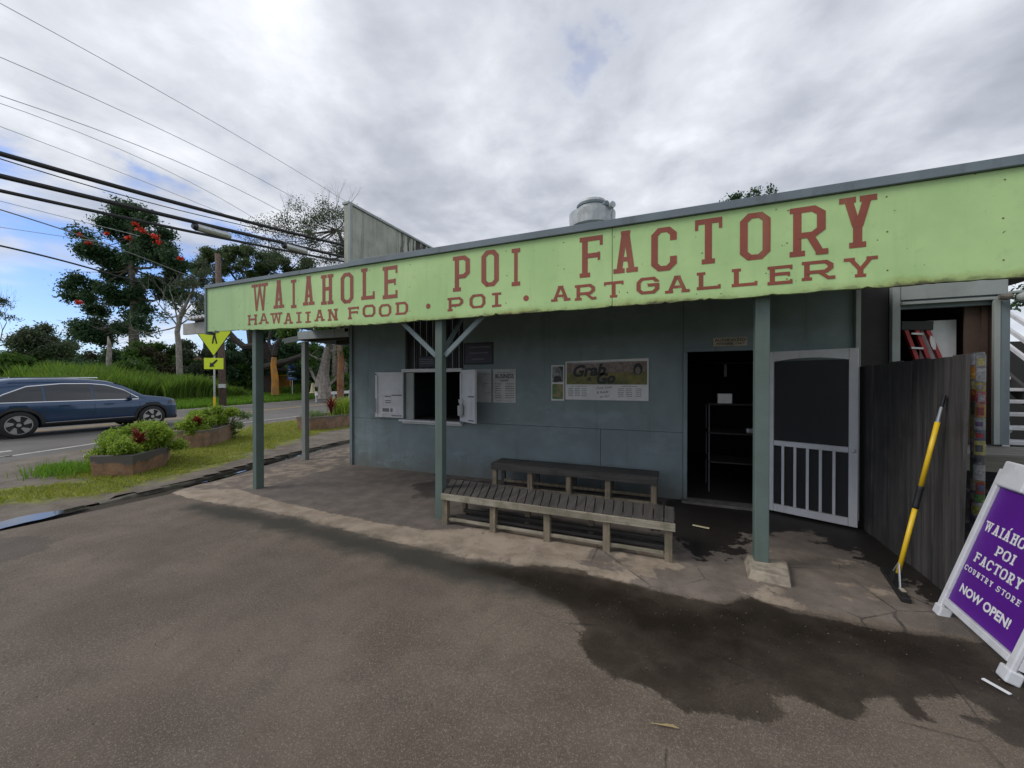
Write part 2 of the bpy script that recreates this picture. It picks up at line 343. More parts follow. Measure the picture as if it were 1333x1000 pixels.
def np_mesh(name, V, F):
    """V (n,3), F (m,k) quads or tris through numpy"""
    me = bpy.data.meshes.new(name); k = F.shape[1]
    me.vertices.add(len(V)); me.vertices.foreach_set('co', np.asarray(V, dtype=np.float32).ravel())
    me.loops.add(F.size); me.loops.foreach_set('vertex_index', F.astype(np.int32).ravel())
    me.polygons.add(len(F)); me.polygons.foreach_set('loop_start', np.arange(0, F.size, k, dtype=np.int32)); me.polygons.foreach_set('loop_total', np.full(len(F), k, dtype=np.int32))
    me.update(calc_edges=True); return me
def textmesh(txt, size, bold=0.0, shear=0.0, align='CENTER', sx=1.0):
    cu = bpy.data.curves.new('txt', 'FONT'); cu.body = txt; cu.size = size; cu.offset = bold; cu.shear = shear; cu.align_x = align; cu.align_y = 'CENTER'; cu.resolution_u = 3
    o = bpy.data.objects.new('txt', cu); COL.objects.link(o); dg = bpy.context.evaluated_depsgraph_get(); dg.update()
    me = bpy.data.meshes.new_from_object(o.evaluated_get(dg)); bpy.data.objects.remove(o)
    vs = [(v.co.x * sx, v.co.y) for v in me.vertices]; fs = [tuple(p.vertices) for p in me.polygons]
    bpy.data.meshes.remove(me); return vs, fs
def put2d(mb, vs, fs, org, ex, ey, off=0.0):
    ex = Vector(ex); ey = Vector(ey); nz = ex.cross(ey); org = Vector(org)
    mb.add([org + ex * x + ey * y + nz * off for x, y in vs], fs)

# slab-serif sign-painter glyphs, made of overlapping strokes
def glyph(ch, w, h, t, b, e=None):
    """list of convex quads in metres; t stem, b bar, e serif overhang"""
    Q = []; k = t / b
    if e is None: e = t * 0.42
    s = b * 0.95
    def rect(x0, x1, y0, y1): Q.append([(x0, y0), (x1, y0), (x1, y1), (x0, y1)])
    def stroke(p, closed=False):       # mitred polyline, anisotropic thickness
        P = [Vector((x, y * k)) for x, y in p]; n = len(P); Lr = []
        for i in range(n):
            a = P[i - 1] if (i or closed) else None; c = P[(i + 1) % n] if (i < n - 1 or closed) else None
            d1 = (P[i] - a).normalized() if a is not None else None; d2 = (c - P[i]).normalized() if c is not None else None
            d1 = d1 or d2; d2 = d2 or d1; m = Vector((-(d1 + d2).y, (d1 + d2).x)).normalized(); c_ = max(0.35, m.dot(Vector((-d1.y, d1.x))))
            Lr.append((P[i] + m * t / 2 / c_, P[i] - m * t / 2 / c_))
        for i in range(n if closed else n - 1):
            a, c = Lr[i], Lr[(i + 1) % n]; Q.append([(q.x, q.y / k) for q in (a[1], c[1], c[0], a[0])])
    def stem(x, top=True, bot=True):
        rect(x - t / 2, x + t / 2, 0, h)
        if bot: rect(x - t / 2 - e, x + t / 2 + e, 0, s)
        if top: rect(x - t / 2 - e, x + t / 2 + e, h - s, h)
    def diag(x0, y0, x1, y1, tt=None):
        tt = tt or t; Q.append([(x0 - tt / 2, y0), (x0 + tt / 2, y0), (x1 + tt / 2, y1), (x1 - tt / 2, y1)])
    L_, R_ = e + t / 2, w - e - t / 2; cx = w / 2; c = min(w, h) * 0.2
    if ch == 'I': stem(cx)
    elif ch == 'H': stem(L_); stem(R_); rect(L_, R_, h * .47, h * .47 + b)
    elif ch == 'N': stem(L_, True, True); stem(R_, True, True); diag(L_, h, R_, 0, t * 1.1)
    elif ch == 'L': stem(L_, True, False); rect(L_ - t / 2 - e, w, 0, b); rect(w - t * .55, w, 0, h * .24)
    elif ch in 'EF':
        stem(L_, True, ch == 'F'); rect(L_ - t / 2 - e, w, h - b, h); rect(w - t * .5, w, h * .76, h)
        rect(L_, w - t * .45, h * .47, h * .47 + b); rect(w - t * .85, w - t * .45, h * .40, h * .60)
        if ch == 'E': rect(L_ - t / 2 - e, w, 0, b); rect(w - t * .5, w, 0, h * .24)
    elif ch == 'T':
        rect(cx - t / 2, cx + t / 2, 0, h); rect(cx - t / 2 - e, cx + t / 2 + e, 0, s); rect(0, w, h - b, h); rect(0, t * .45, h * .76, h); rect(w - t * .45, w, h * .76, h)
    elif ch in 'OCGQU':
        x0, x1, y0, y1 = t / 2, w - t / 2, b / 2, h - b / 2
        if ch == 'O': stroke([(x0 + c, y0), (x1 - c, y0), (x1, y0 + c), (x1, y1 - c), (x1 - c, y1), (x0 + c, y1), (x0, y1 - c), (x0, y0 + c)], True)
        elif ch == 'U':
            stroke([(L_, h), (L_, y0 + c), (L_ + c, y0), (R_ - c, y0), (R_, y0 + c), (R_, h)]); rect(L_ - t / 2 - e, L_ + t / 2 + e, h - s, h); rect(R_ - t / 2 - e, R_ + t / 2 + e, h - s, h)
        else:
            stroke([(x1, h * .68), (x1, y1 - c), (x1 - c, y1), (x0 + c, y1), (x0, y1 - c), (x0, y0 + c), (x0 + c, y0), (x1 - c, y0), (x1, y0 + c), (x1, h * (.46 if ch == 'G' else .32))])
            if ch == 'G': rect(cx, w, h * .44, h * .44 + b)
    elif ch == 'D':
        x1, y0, y1 = w - t / 2, b / 2, h - b / 2; rect(e, e + t, 0, h)
        stroke([(0, y0), (x1 - c, y0), (x1, y0 + c), (x1, y1 - c), (x1 - c, y1), (0, y1)])
    elif ch in 'PR':
        x1 = w - t / 2 - (t * .3 if ch == 'R' else 0); y0, y1 = h * .42, h - b / 2; stem(L_)
        stroke([(e, y1), (x1 - c, y1), (x1, y1 - c * .8), (x1, y0 + c * .8), (x1 - c, y0), (L_, y0)])
        if ch == 'R': diag(w - t / 2 - e * .6, 0, cx + t * .1, y0, t); rect(w - t - e, w, 0, s)
    elif ch == 'A':
        tt = t * .95; diag(L_, 0, cx - t * .12, h, tt); diag(R_, 0, cx + t * .12, h, tt); rect(L_ + t * .2, R_ - t * .2, h * .27, h * .27 + b * .9)
        rect(0, t + 2 * e, 0, s); rect(w - t - 2 * e, w, 0, s); rect(cx - t * .75, cx + t * .75, h - s * .8, h)
    elif ch == 'W':
        tt = t * .72; q = w * .20; a = w * .30
        diag(q - tt * .2, h, a, 0, tt); diag(cx, h * .9, a, 0, tt); diag(cx, h * .9, w - a, 0, tt); diag(w - q + tt * .2, h, w - a, 0, tt)
        rect(0, q * 2 - tt * .2, h - s, h); rect(w - q * 2 + tt * .2, w, h - s, h); rect(cx - tt * .8, cx + tt * .8, h - s, h)
    elif ch == 'Y':
        rect(cx - t / 2, cx + t / 2, 0, h * .48); rect(cx - t / 2 - e, cx + t / 2 + e, 0, s)
        diag(cx - t * .1, h * .40, L_, h, t * .95); diag(cx + t * .1, h * .40, R_, h, t * .95)
        rect(0, t + 2 * e, h - s, h); rect(w - t - 2 * e, w, h - s, h)
    elif ch == 'S':
        x0, x1, y0, y1, ym = t / 2, w - t / 2, b / 2, h - b / 2, h * .5; c2 = min(c, h * .15)
        stroke([(x1, h * .72), (x1, y1 - c2), (x1 - c2, y1), (x0 + c2, y1), (x0, y1 - c2), (x0, ym + c2), (x0 + c2, ym), (x1 - c2, ym), (x1, ym - c2), (x1, y0 + c2), (x1 - c2, y0), (x0 + c2, y0), (x0, y0 + c2), (x0, h * .28)])
    elif ch == '.':
        n = 10; r = w / 2; P = [(cx + r * math.cos(2 * math.pi * i / n), h * .46 + r * math.sin(2 * math.pi * i / n)) for i in range(n)]; Q.append(P)
    return Q
def put_glyph(mb, ch, x, w, h, t, b, org, ex, ey, base=0.0015, e=None, k0=0):
    for i, q in enumerate(glyph(ch, w, h, t, b, e)):
        put2d(mb, [(x + a, c) for a, c in q], [tuple(range(len(q)))], org, ex, ey, base + 0.0003 * (i + k0))

# ------------------------------------------------------------------ ground
def sdf(P, poly):
    """signed distance (negative inside) of points P (n,2) to a polygon"""
    A = np.array(poly, float); B = np.roll(A, -1, 0); d = np.full(len(P), 1e9); ins = np.zeros(len(P), bool)
    for a, b in zip(A, B):
        ab = b - a; L2 = max(1e-9, ab @ ab); u = np.clip(((P - a) @ ab) / L2, 0, 1); d = np.minimum(d, np.hypot(*(P - a - u[:, None] * ab).T))
        c = (a[1] > P[:, 1]) != (b[1] > P[:, 1]); xs = a[0] + (P[:, 1] - a[1]) * ab[0] / (ab[1] if abs(ab[1]) > 1e-9 else 1e-9); ins ^= c & (P[:, 0] < xs)
    return np.where(ins, -d, d)
WET = [(-1.4,2.9),(-1.04,2.83),(-0.78,2.74),(-0.52,2.5),(-0.55,2.33),(-0.42,2.2),(-0.3,2.13),(-0.12,2.14),(-0.01,2.07),(0.07,2.04),(0.2,2.1),(0.33,2.11),(0.43,2.13),(0.48,2.21),(0.45,2.33),(0.56,2.38),(0.7,2.31),(0.77,2.28),(0.85,2.37),(0.88,2.49),(1.02,2.56),(1.05,2.43),(1.15,2.43),(1.12,2.58),(1.35,2.7),(1.43,2.58),(1.28,2.54),(1.39,2.41),(1.53,2.38),(3.2,1.9),(4.2,3.5),(2.2,4.2),(1.76,3.3),(1.58,3.3),(1.28,3.22),(1.03,3.24),(0.74,3.22),(0.54,3.33),(0.3,3.14),(-0.05,3.16),(-0.45,3.18),(-0.85,3.22),(-1.22,3.13)]
WETDARK = [(-1.73,2.96),(-1.06,3.09),(-0.43,3.09),(0.11,3.04),(0.61,3.25),(1.03,3.19),(1.6,3.23),(1.62,2.97),(1.41,2.85),(0.9,2.79),(0.51,2.7),(0.24,2.39),(-0.03,2.34),(-0.26,2.52),(-0.58,2.65),(-1.09,2.81)]
PORCHWET = [(0.01,4.32),(0.16,3.85),(0.4,4.1),(0.5,3.95),(0.7,4.61),(1.23,4.86),(1.6,4.5),(1.7,3.7),(2.2,3.6),(2.2,5.7),(0.15,5.7),(-0.34,5.07),(-0.14,4.26)]
STAIN = [(-3.7,4.94),(-3.22,4.38),(-2.84,4.36),(-2.3,4.76),(-2.69,5.56),(-3.5,5.38)]
LIP = [(-6.7,3.23),(-6.06,3.18),(-5.55,3.18),(-4.7,3.21),(-3.39,3.16),(-2.7,3.1),(-1.8,3.07),(-1.08,3.13),(-0.45,3.18),(-0.05,3.17),(0.3,3.16),(0.55,3.30),(0.76,3.29),(1.04,3.27),(1.29,3.26),(1.57,3.33),(1.68,3.92),(1.49,4.31),(0.89,4.39),(0.49,3.81),(0.16,3.67),(-0.12,3.84),(-1.01,3.89),(-1.82,3.77),(-2.44,3.44),(-3.05,3.42),(-3.83,3.44),(-4.81,3.52),(-5.52,3.62),(-6.0,3.69),(-6.36,3.46)]
SIDE = [(-6.7,3.23),(-6.36,3.46),(-5.92,3.64),(-5.66,3.92),(-5.74,4.71),(-5.69,5.65),(-5.6,9),(-8,9),(-7.41,7.45),(-7.28,6.37),(-7.01,5.4),(-6.86,4.54),(-6.85,3.81)]
BAND = [(-5.64,2.86),(-4.66,2.88),(-3.4,2.83),(-2.35,2.74),(-1.56,2.70),(-1.16,2.68),(-0.7,2.72),(-0.42,2.98),(-1.05,3.12),(-1.76,3.06),(-2.66,3.10),(-3.82,3.17),(-5.17,3.18),(-5.85,3.05)]
OLD = [(-7.3,1.4),(-6.39,1.63),(-6.19,1.78),(-5.82,1.83),(-5.56,1.74),(-5.5,1.58),(-5.45,1.39),(-6.0,0.9),(-7.3,0.5)]
KY = [-8, 0.5, 1.7, 2.4, 3.2, 3.7, 5.0, 6.2, 7.6, 9.5, 13]
KF = [-6.3, -6.50, -6.68, -6.64, -6.64, -6.76, -7.20, -7.55, -7.72, -7.95, -8.4]
KB = [-7.0, -7.05, -7.08, -7.08, -7.05, -7.12, -7.55, -7.85, -8.08, -8.35, -8.8]
kf = lambda y: np.interp(y, KY, KF); kb = lambda y: np.interp(y, KY, KB)
def vnoise(P, s, seed=0):
    return np.array([mnoise.noise(Vector((x * s + seed, y * s, seed * 1.7))) for x, y in P])
def grid(x0, x1, y0, y1, st):
    xs = np.arange(x0, x1 + st / 2, st); ys = np.arange(y0, y1 + st / 2, st); X, Y = np.meshgrid(xs, ys); nx, ny = len(xs), len(ys)
    i = np.arange(ny - 1)[:, None] * nx + np.arange(nx - 1)[None, :]; F = np.stack([i, i + 1, i + 1 + nx, i + nx], -1).reshape(-1, 4)
    return np.stack([X.ravel(), Y.ravel()], 1), F
def set_attr(me, name, val):
    a = me.attributes.new(name, 'FLOAT', 'POINT'); a.data.foreach_set('value', np.asarray(val, np.float32))
P, F = grid(-8.4, 6.0, -3.0, 8.0, 0.045)
keep = (P[F[:, 0], 0] > kb(P[F[:, 0], 1]) - 0.02) & ~((P[F[:, 0], 1] > 5.66) & (P[F[:, 0], 0] > -5.66))
F = F[keep]; used = np.unique(F); mp = np.full(len(P), -1); mp[used] = np.arange(len(used)); P = P[used]; F = mp[F]
d_lip = sdf(P, LIP); d_side = sdf(P, SIDE); d_wet = sdf(P, WET); d_wd = sdf(P, WETDARK); d_pw = sdf(P, PORCHWET); d_st = sdf(P, STAIN); d_band = sdf(P, BAND); d_old = sdf(P, OLD)
lipline = np.interp(P[:, 0], [-6.7, -5.55, -3.39, -1.8, -0.45, 0.3, 0.55, 1.57, 6], [3.23, 3.18, 3.16, 3.07, 3.18, 3.16, 3.30, 3.33, 3.4])
n1 = vnoise(P, 0.35, 3); n2 = vnoise(P, 1.6, 5); n3 = vnoise(P, 4.5, 9)
porch = np.clip((P[:, 1] - (lipline + 0.02 * n3)) / 0.05, 0, 1) * (P[:, 0] > -6.75)
Z = 0.010 * n1 + 0.003 * n2 + 0.022 * porch
gut = np.clip((kf(P[:, 1]) - P[:, 0]) / 0.12, 0, 1); Z -= gut * (0.035 + 0.01 * n2)
me = np_mesh('lot', np.column_stack([P, Z]), F)
for a, v in (('lip', d_lip), ('side', d_side), ('wet', d_wet), ('wetdark', d_wd), ('porchwet', d_pw), ('stain', d_st), ('band', d_band), ('old', d_old), ('porch', P[:, 1] - lipline), ('gutter', kf(P[:, 1]) - P[:, 0])): set_attr(me, a, v)
t = MT('lot_asphalt')
gr = t.noise(75, 5, 0.75); gr2 = t.noise(190, 2, 0.7); bl = t.noise(1.1, 6, 0.6); bl2 = t.noise(4.2, 6, 0.62); ed = t.math('MULTIPLY', t.math('SUBTRACT', t.noise(6.5, 8, 0.72), 0.5), 0.42); ed2 = t.math('MULTIPLY', t.math('SUBTRACT', t.noise(2.6, 6, 0.6), 0.5), 0.9)
def amask(name, nz, a=0.015, b=-0.015): return t.step(t.math('ADD', t.attr(name), nz), a, b)
c = t.mix(t.step(bl, 0.32, 0.68), (0.098, 0.075, 0.056), (0.160, 0.126, 0.097))
c = t.mix(t.math('MULTIPLY', t.step(bl2, 0.46, 0.72), 0.5), c, (0.085, 0.068, 0.054))
c = t.mix(t.math('MULTIPLY', t.step(t.noise(0.45, 5, 0.6, dist=0.5), 0.50, 0.66), 0.45), c, (0.085, 0.070, 0.057))
c = t.mix(t.math('MULTIPLY', t.step(t.noise(14, 6, 0.75), 0.60, 0.70), 0.45), c, (0.06, 0.05, 0.042))
c = t.mix(t.math('MULTIPLY', t.step(gr, 0.51, 0.70), 0.46), c, (0.34, 0.29, 0.24)); c = t.mix(t.math('MULTIPLY', t.step(gr, 0.46, 0.30), 0.55), c, (0.06, 0.053, 0.048))
c = t.mix(t.math('MULTIPLY', t.step(gr2, 0.60, 0.68), 0.55), c, (0.40, 0.355, 0.30))
c = t.mix(t.math('MULTIPLY', amask('old', ed, 0.02, -0.02), 0.55), c, (0.07, 0.062, 0.055))
# porch paving, pale lip and side strip
pc = t.mix(t.step(bl2, 0.35, 0.7), (0.11, 0.092, 0.080), (0.165, 0.138, 0.118)); pc = t.mix(t.math('MULTIPLY', t.step(gr, 0.5, 0.75), 0.25), pc, (0.22, 0.2, 0.18))
c = t.mix(t.step(t.attr('porch'), -0.01, 0.02), c, pc)
lc = t.mix(t.step(bl2, 0.36, 0.62), (0.235, 0.185, 0.135), (0.34, 0.275, 0.21)); lc = t.mix(t.math('MULTIPLY', t.step(t.noise(7, 6, 0.7), 0.52, 0.70), 0.5), lc, (0.15, 0.115, 0.09)); lc = t.mix(t.math('MULTIPLY', t.step(gr2, 0.55, 0.7), 0.3), lc, (0.42, 0.38, 0.3))
sm = t.math('MULTIPLY', amask('side', t.math('MULTIPLY', ed, 0.5), 0.03, -0.03), t.math('ADD', 0.30, t.math('MULTIPLY', t.step(bl2, 0.45, 0.6), 0.45))); c = t.mix(sm, c, lc)
lm = amask('lip', t.math('MULTIPLY', ed, 0.35), 0.012, -0.012)
wear = t.step(t.math('ADD', t.noise(2.3, 5, 0.6), t.math('SUBTRACT', t.math('MULTIPLY', t.step(t.sep()[0], -2.2, 0.6), 0.30), 0.14)), 0.60, 0.54)
c = t.mix(t.math('MULTIPLY', lm, t.math('MAXIMUM', wear, 0.22)), c, lc)
# cracks
sp = t.voro(70); c = t.mix(t.math('MULTIPLY', t.step(sp, 0.20, 0.12), 0.35), c, (0.42, 0.38, 0.33))
vc = t.voro(1.5, 'DISTANCE_TO_EDGE'); ck = t.math('MULTIPLY', t.step(t.math('ADD', vc, t.math('MULTIPLY', t.math('SUBTRACT', gr, 0.5), 0.02)), 0.010, 0.003), t.math('MULTIPLY', t.step(bl, 0.48, 0.6), t.step(t.sep()[0], -1.4, -0.4)))
c = t.mix(t.math('MULTIPLY', ck, 0.8), c, (0.03, 0.027, 0.024))
# damp marks
bandm = t.math('MULTIPLY', t.step(t.math('ADD', t.attr('band'), t.math('MULTIPLY', ed2, 0.5)), 0.12, -0.12), 0.84)
c = t.mix(bandm, c, (0.030, 0.030, 0.024))
wetm = amask('wet', t.math('ADD', t.math('MULTIPLY', ed, 0.36), t.math('MULTIPLY', t.math('SUBTRACT', gr, 0.5), 0.04)), 0.014, -0.014)
damp2 = t.step(t.math('ADD', t.attr('wetdark'), t.math('MULTIPLY', ed2, 0.4)), 0.16, -0.14)
pwm = t.math('MULTIPLY', t.step(t.math('ADD', t.attr('porchwet'), t.math('ADD', ed2, t.math('MULTIPLY', ed, 1.6))), 0.025, -0.025), 0.92)
stm = t.math('MULTIPLY', t.step(t.math('ADD', t.attr('stain'), ed2), 0.05, -0.08), 0.65)
gm = t.math('MULTIPLY', t.step(t.math('ADD', t.attr('gutter'), t.math('MULTIPLY', ed, 0.4)), -0.03, 0.03), 0.88)
wvar = t.math('ADD', 0.64, t.math('MULTIPLY', t.step(t.noise(1.7, 6, 0.65), 0.4, 0.6), 0.26))
c = t.mix(t.math('MULTIPLY', wetm, wvar), c, (0.028, 0.020, 0.013))
c = t.mix(t.math('MULTIPLY', damp2, t.math('ADD', wvar, -0.05)), c, (0.013, 0.009, 0.005))
c = t.mix(t.math('MAXIMUM', pwm, stm), c, (0.012, 0.010, 0.009)); c = t.mix(gm, c, (0.028, 0.023, 0.014))
wall_ = t.math('MAXIMUM', t.math('MULTIPLY', t.math('MAXIMUM', wetm, pwm), 0.8), t.math('MULTIPLY', damp2, 1.0))
rg = t.math('SUBTRACT', 0.9, t.math('MULTIPLY', wall_, 0.52))
t.bump(t.math('ADD', t.math('MULTIPLY', gr, 1.0), t.math('MULTIPLY', gr2, 0.5)), 0.55, 0.006)
M['lot'] = t.out(c, rg); t.p.inputs['Specular IOR Level'].default_value = 0.35
tag(link('parking_lot', me, M['lot'], smooth=True), kind='structure')

# far ground sheet and roadside bank
g = MB(); Rr = 900
t = MT('distant_ground'); c = t.mix(t.step(t.noise(0.08, 6), 0.35, 0.65), (0.05, 0.08, 0.02), (0.09, 0.12, 0.03)); M['far'] = t.out(c, 0.95)
g.add([(-Rr, -Rr, -0.16), (Rr, -Rr, -0.16), (Rr, Rr, -0.16), (-Rr, Rr, -0.16)], [(0, 1, 2, 3)])
tag(g.build('ground', M['far']), kind='structure')

# road, running past the store to the north, bending gently
RN = [(-8.5, -40), (-10.3, -12), (-11.6, -2), (-12.83, 3.28), (-14.0, 4.94 + 1.2), (-15.1, 9.7), (-16.0, 14.5), (-17.2, 20), (-19.5, 30), (-24, 45), (-34, 75)]
RN = [(-9.0, -40), (-11.0, -8), (-12.0, 0), (-12.75, 3.3), (-14.0, 5.6), (-15.0, 8.4), (-15.7, 11.5), (-16.4, 16.2), (-17.6, 22), (-20.5, 34), (-27, 52), (-45, 85)]
RY = [(-15.5, -40), (-17.0, -8), (-18.0, 0), (-18.8, 5), (-19.8, 10), (-20.5, 12.8), (-21.4, 15.5), (-22.6, 20.7), (-26, 33), (-33, 50), (-52, 82)]
RF = [(-21, -40), (-22.4, -8), (-23.4, 0), (-24.4, 6), (-25.7, 12.8), (-27.4, 17.7), (-30.6, 26.9), (-36, 38), (-44, 52), (-62, 80)]
def curve_at(C, s):
    A = np.array(C, float); d = np.r_[0, np.cumsum(np.hypot(*np.diff(A, axis=0).T))]; q = s * d[-1]; return np.array([np.interp(q, d, A[:, 0]), np.interp(q, d, A[:, 1])]).T
def smooth_line(C, n=160):
    s = np.linspace(0, 1, n); Q = curve_at(C, s)
    for _ in range(6): Q[1:-1] = (Q[:-2] + 2 * Q[1:-1] + Q[2:]) / 4
    return Q
SN, SY, SF = smooth_line(RN), smooth_line(RY), smooth_line(RF)
def by_y(S, y): return np.interp(y, S[:, 1], S[:, 0])
ROADZ = 0.015
ys = np.linspace(-39, 78, 240)
def strip(name, xa, xb, z, mat, y=ys, kind='structure', za=None):
    xa = np.broadcast_to(xa, y.shape); xb = np.broadcast_to(xb, y.shape); n = len(y)
    V = np.concatenate([np.column_stack([xa, y, np.broadcast_to(z if za is None else za, y.shape)]), np.column_stack([xb, y, np.broadcast_to(z, y.shape)])])
    i = np.arange(n - 1); Fq = np.stack([i, i + n, i + n + 1, i + 1], 1); o = link(name, np_mesh(name, V, Fq[:, ::-1] if xa[0] > xb[0] else Fq), mat)
    tag(o, kind=kind); return o
xn, xf, xy = by_y(SN, ys), by_y(SF, ys), by_y(SY, ys)
strip('road', xf - 0.35, xn + 0.9, ROADZ, M['road'])
strip('edge_line_near', xn - 0.13, xn + 0.0, ROADZ + 0.004, M['roadpaint'])
strip('centre_line_near', xy + 0.10, xy + 0.24, ROADZ + 0.004, M['roadyellow']); strip('centre_line_far', xy - 0.24, xy - 0.10, ROADZ + 0.004, M['roadyellow'])
strip('edge_line_far', xf, xf + 0.16, ROADZ + 0.004, M['roadpaint'])
yy = np.linspace(0.4, 3.75, 12); strip('turn_line', by_y(SN, yy) - 1.05, by_y(SN, yy) - 0.85, ROADZ + 0.004, M['roadpaint'], yy)
yy = np.linspace(0.4, 3.5, 12); strip('hatch_line', by_y(SN, yy) - 0.50 + np.linspace(-0.12, 0.32, 12), by_y(SN, yy) - 0.34 + np.linspace(-0.12, 0.34, 12), ROADZ + 0.004, M['roadpaint'], yy)
# verge between kerb and road
GR = [(-9.6,1.0),(-9.0,2.35),(-8.9,2.9),(-9.9,3.6),(-11.2,5.0),(-12.4,7.2),(-13.9,9.0),(-14.5,12),(-14.6,16),(-12.5,18),(-11.0,12.5),(-10.2,9.4),(-9.6,8.0),(-8.9,6.8),(-8.1,5.2),(-7.35,3.7),(-7.35,2.7),(-7.6,2.2),(-7.9,1.6),(-8.4,1.0)]
GRASS2 = [(-12.6,0.2),(-11.6,0.4),(-10.4,1.6),(-9.7,2.2),(-9.4,1.6),(-10.2,0.4),(-11.0,-0.8),(-12.8,-1.4)]
P, F = grid(-18.0, -6.9, -8, 30, 0.10)
y0 = P[F[:, 0], 1]; x0 = P[F[:, 0], 0]; keep = (x0 < kb(y0) - 0.04) & (x0 > by_y(SN, y0) + 0.78) | ((y0 > 8.5) & (x0 > by_y(SN, y0) + 0.78) & (x0 < -6.9) & (x0 < kb(y0) - 0.04))
F = F[keep]; used = np.unique(F); mp = np.full(len(P), -1); mp[used] = np.arange(len(used)); P = P[used]; F = mp[F]
dg_ = np.minimum(sdf(P, GR), sdf(P, GRASS2)); n1 = vnoise(P, 0.8, 2); n2 = vnoise(P, 2.5, 4)
drop = np.clip((kb(P[:, 1]) - P[:, 0]) / 0.7, 0, 1); drop = np.where(P[:, 1] < 2.7, drop, 1.0)
me = np_mesh('verge', np.column_stack([P, -0.02 + (0.055 + 0.02 * n1 + 0.008 * n2) * drop]), F); set_attr(me, 'grassy', dg_)
t = MT('verge_soil'); ed = t.math('MULTIPLY', t.math('SUBTRACT', t.noise(1.9, 6, 0.65), 0.5), 1.6); gn = t.noise(40, 4, 0.7); b1 = t.noise(2.2, 6, 0.65)
c = t.mix(t.step(b1, 0.35, 0.65), (0.115, 0.092, 0.072), (0.19, 0.16, 0.13)); c = t.mix(t.math('MULTIPLY', t.step(gn, 0.52, 0.7), 0.45), c, (0.30, 0.27, 0.22))
gc = t.mix(t.step(t.noise(3.3, 6, 0.65), 0.35, 0.65), (0.10, 0.12, 0.02), (0.24, 0.25, 0.035)); gc = t.mix(t.math('MULTIPLY', t.step(gn, 0.5, 0.7), 0.4), gc, (0.08, 0.09, 0.02))
c = t.mix(t.math('MULTIPLY', t.step(t.math('ADD', t.attr('grassy'), ed), 0.1, -0.25), 0.92), c, gc); t.bump(t.math('ADD', gn, b1), 0.6, 0.02)
tag(link('verge', me, t.out(c, 0.95), smooth=True), kind='structure')
# kerb
yk = np.linspace(2.62, 12.9, 120); wob = np.array([mnoise.noise(Vector((y * 2.1, 0, 0))) for y in yk]) * 0.05; xk = kb(yk) + wob; n = len(yk)
zt = (0.038 + 0.018 * np.array([mnoise.noise(Vector((y * 2.3, 4, 0))) for y in yk])) * np.clip((yk - 2.6) / 0.5, 0.0, 1) - 0.01
V = np.concatenate([np.column_stack([xk - 0.11, yk, zt * 0 - 0.12]), np.column_stack([xk - 0.10, yk, zt]), np.column_stack([xk + 0.0, yk, zt - 0.005]), np.column_stack([xk + 0.035, yk, zt - 0.02]), np.column_stack([xk + 0.05, yk, zt * 0 - 0.12])])
i = np.arange(n - 1); F = np.concatenate([np.stack([i + k * n, i + (k + 1) * n, i + 1 + (k + 1) * n, i + 1 + k * n], 1) for k in range(4)])
M['kerb'] = simple('mossy_kerb_concrete', (0.17, 0.155, 0.125), 0.9, var=0.5, scale=6, bump=0.5, dirt=(0.05, 0.055, 0.03), dirt_amt=0.8)
tag(link('kerb', np_mesh('kerb', V, F[:, ::-1]), M['kerb'], smooth=True), kind='structure')
# water in the gutter
t = MT('standing_water'); M['water'] = t.out((0.03, 0.028, 0.024), 0.03); t.p.inputs['Specular IOR Level'].default_value = 0.9; t.bump(t.noise(9, 3), 0.04, 0.01)
def blob(name, pts, z, jit=0.05, sub=5):
    A = np.array(pts, float); out = []
    for a, b in zip(A, np.roll(A, -1, 0)):
        for k in range(sub):
            p = a + (b - a) * k / sub; nx = mnoise.noise(Vector((p[0] * 5, p[1] * 5, 1))); ny = mnoise.noise(Vector((p[0] * 5, p[1] * 5, 7))); out.append((p[0] + nx * jit, p[1] + ny * jit, z))
    b = MB(); b.add(out, [tuple(range(len(out)))]); return tag(b.build(name, M['water']), kind='structure')
blob('puddle', [(-7.25, -1.2), (-7.20, 0.9), (-7.10, 1.8), (-7.06, 2.2), (-7.0, 2.50), (-6.90, 2.42), (-6.84, 2.25), (-6.76, 1.95), (-6.72, 1.5), (-6.72, 0.9), (-6.8, -1.2)], 0.006, 0.08, 7)
blob('gutter_water', [(-7.50, 5.1), (-7.74, 5.95), (-7.90, 6.7), (-7.66, 6.72), (-7.52, 6.0), (-7.30, 5.15)], -0.006, 0.05)
blob('gutter_trickle', [(-7.02, 3.5), (-7.18, 4.15), (-7.42, 4.8), (-7.22, 4.8), (-7.02, 4.2), (-6.90, 3.6)], -0.006, 0.05)
blob('gutter_pool', [(-7.42, 4.85), (-7.52, 5.15), (-7.42, 5.2), (-7.33, 4.9)], -0.010, 0.04)
# bank beyond the road
yb = np.linspace(-30, 76, 150); xb = by_y(SF, yb); prof = [(-0.3, -0.02), (0.6, 0.02), (3, 0.22), (6, 0.45), (10, 0.6), (25, 0.8), (80, 1.0)]
V = []; 
for dxo, z in prof:
    V.append(np.column_stack([xb - dxo, yb + dxo * 0.15, z + 0.08 * np.array([mnoise.noise(Vector((y * 0.3, dxo * 0.3, 0))) for y in yb]) * min(1, max(0, dxo - 0.5))]))
n = len(yb); V = np.concatenate(V); i = np.arange(n - 1)
F = np.concatenate([np.stack([i + k * n, i + (k + 1) * n, i + 1 + (k + 1) * n, i + 1 + k * n], 1) for k in range(len(prof) - 1)])
t = MT('bank_soil_grass'); c = t.mix(t.step(t.noise(1.2, 6), 0.35, 0.65), (0.06, 0.12, 0.015), (0.12, 0.21, 0.03)); M['bank'] = t.out(c, 0.95)
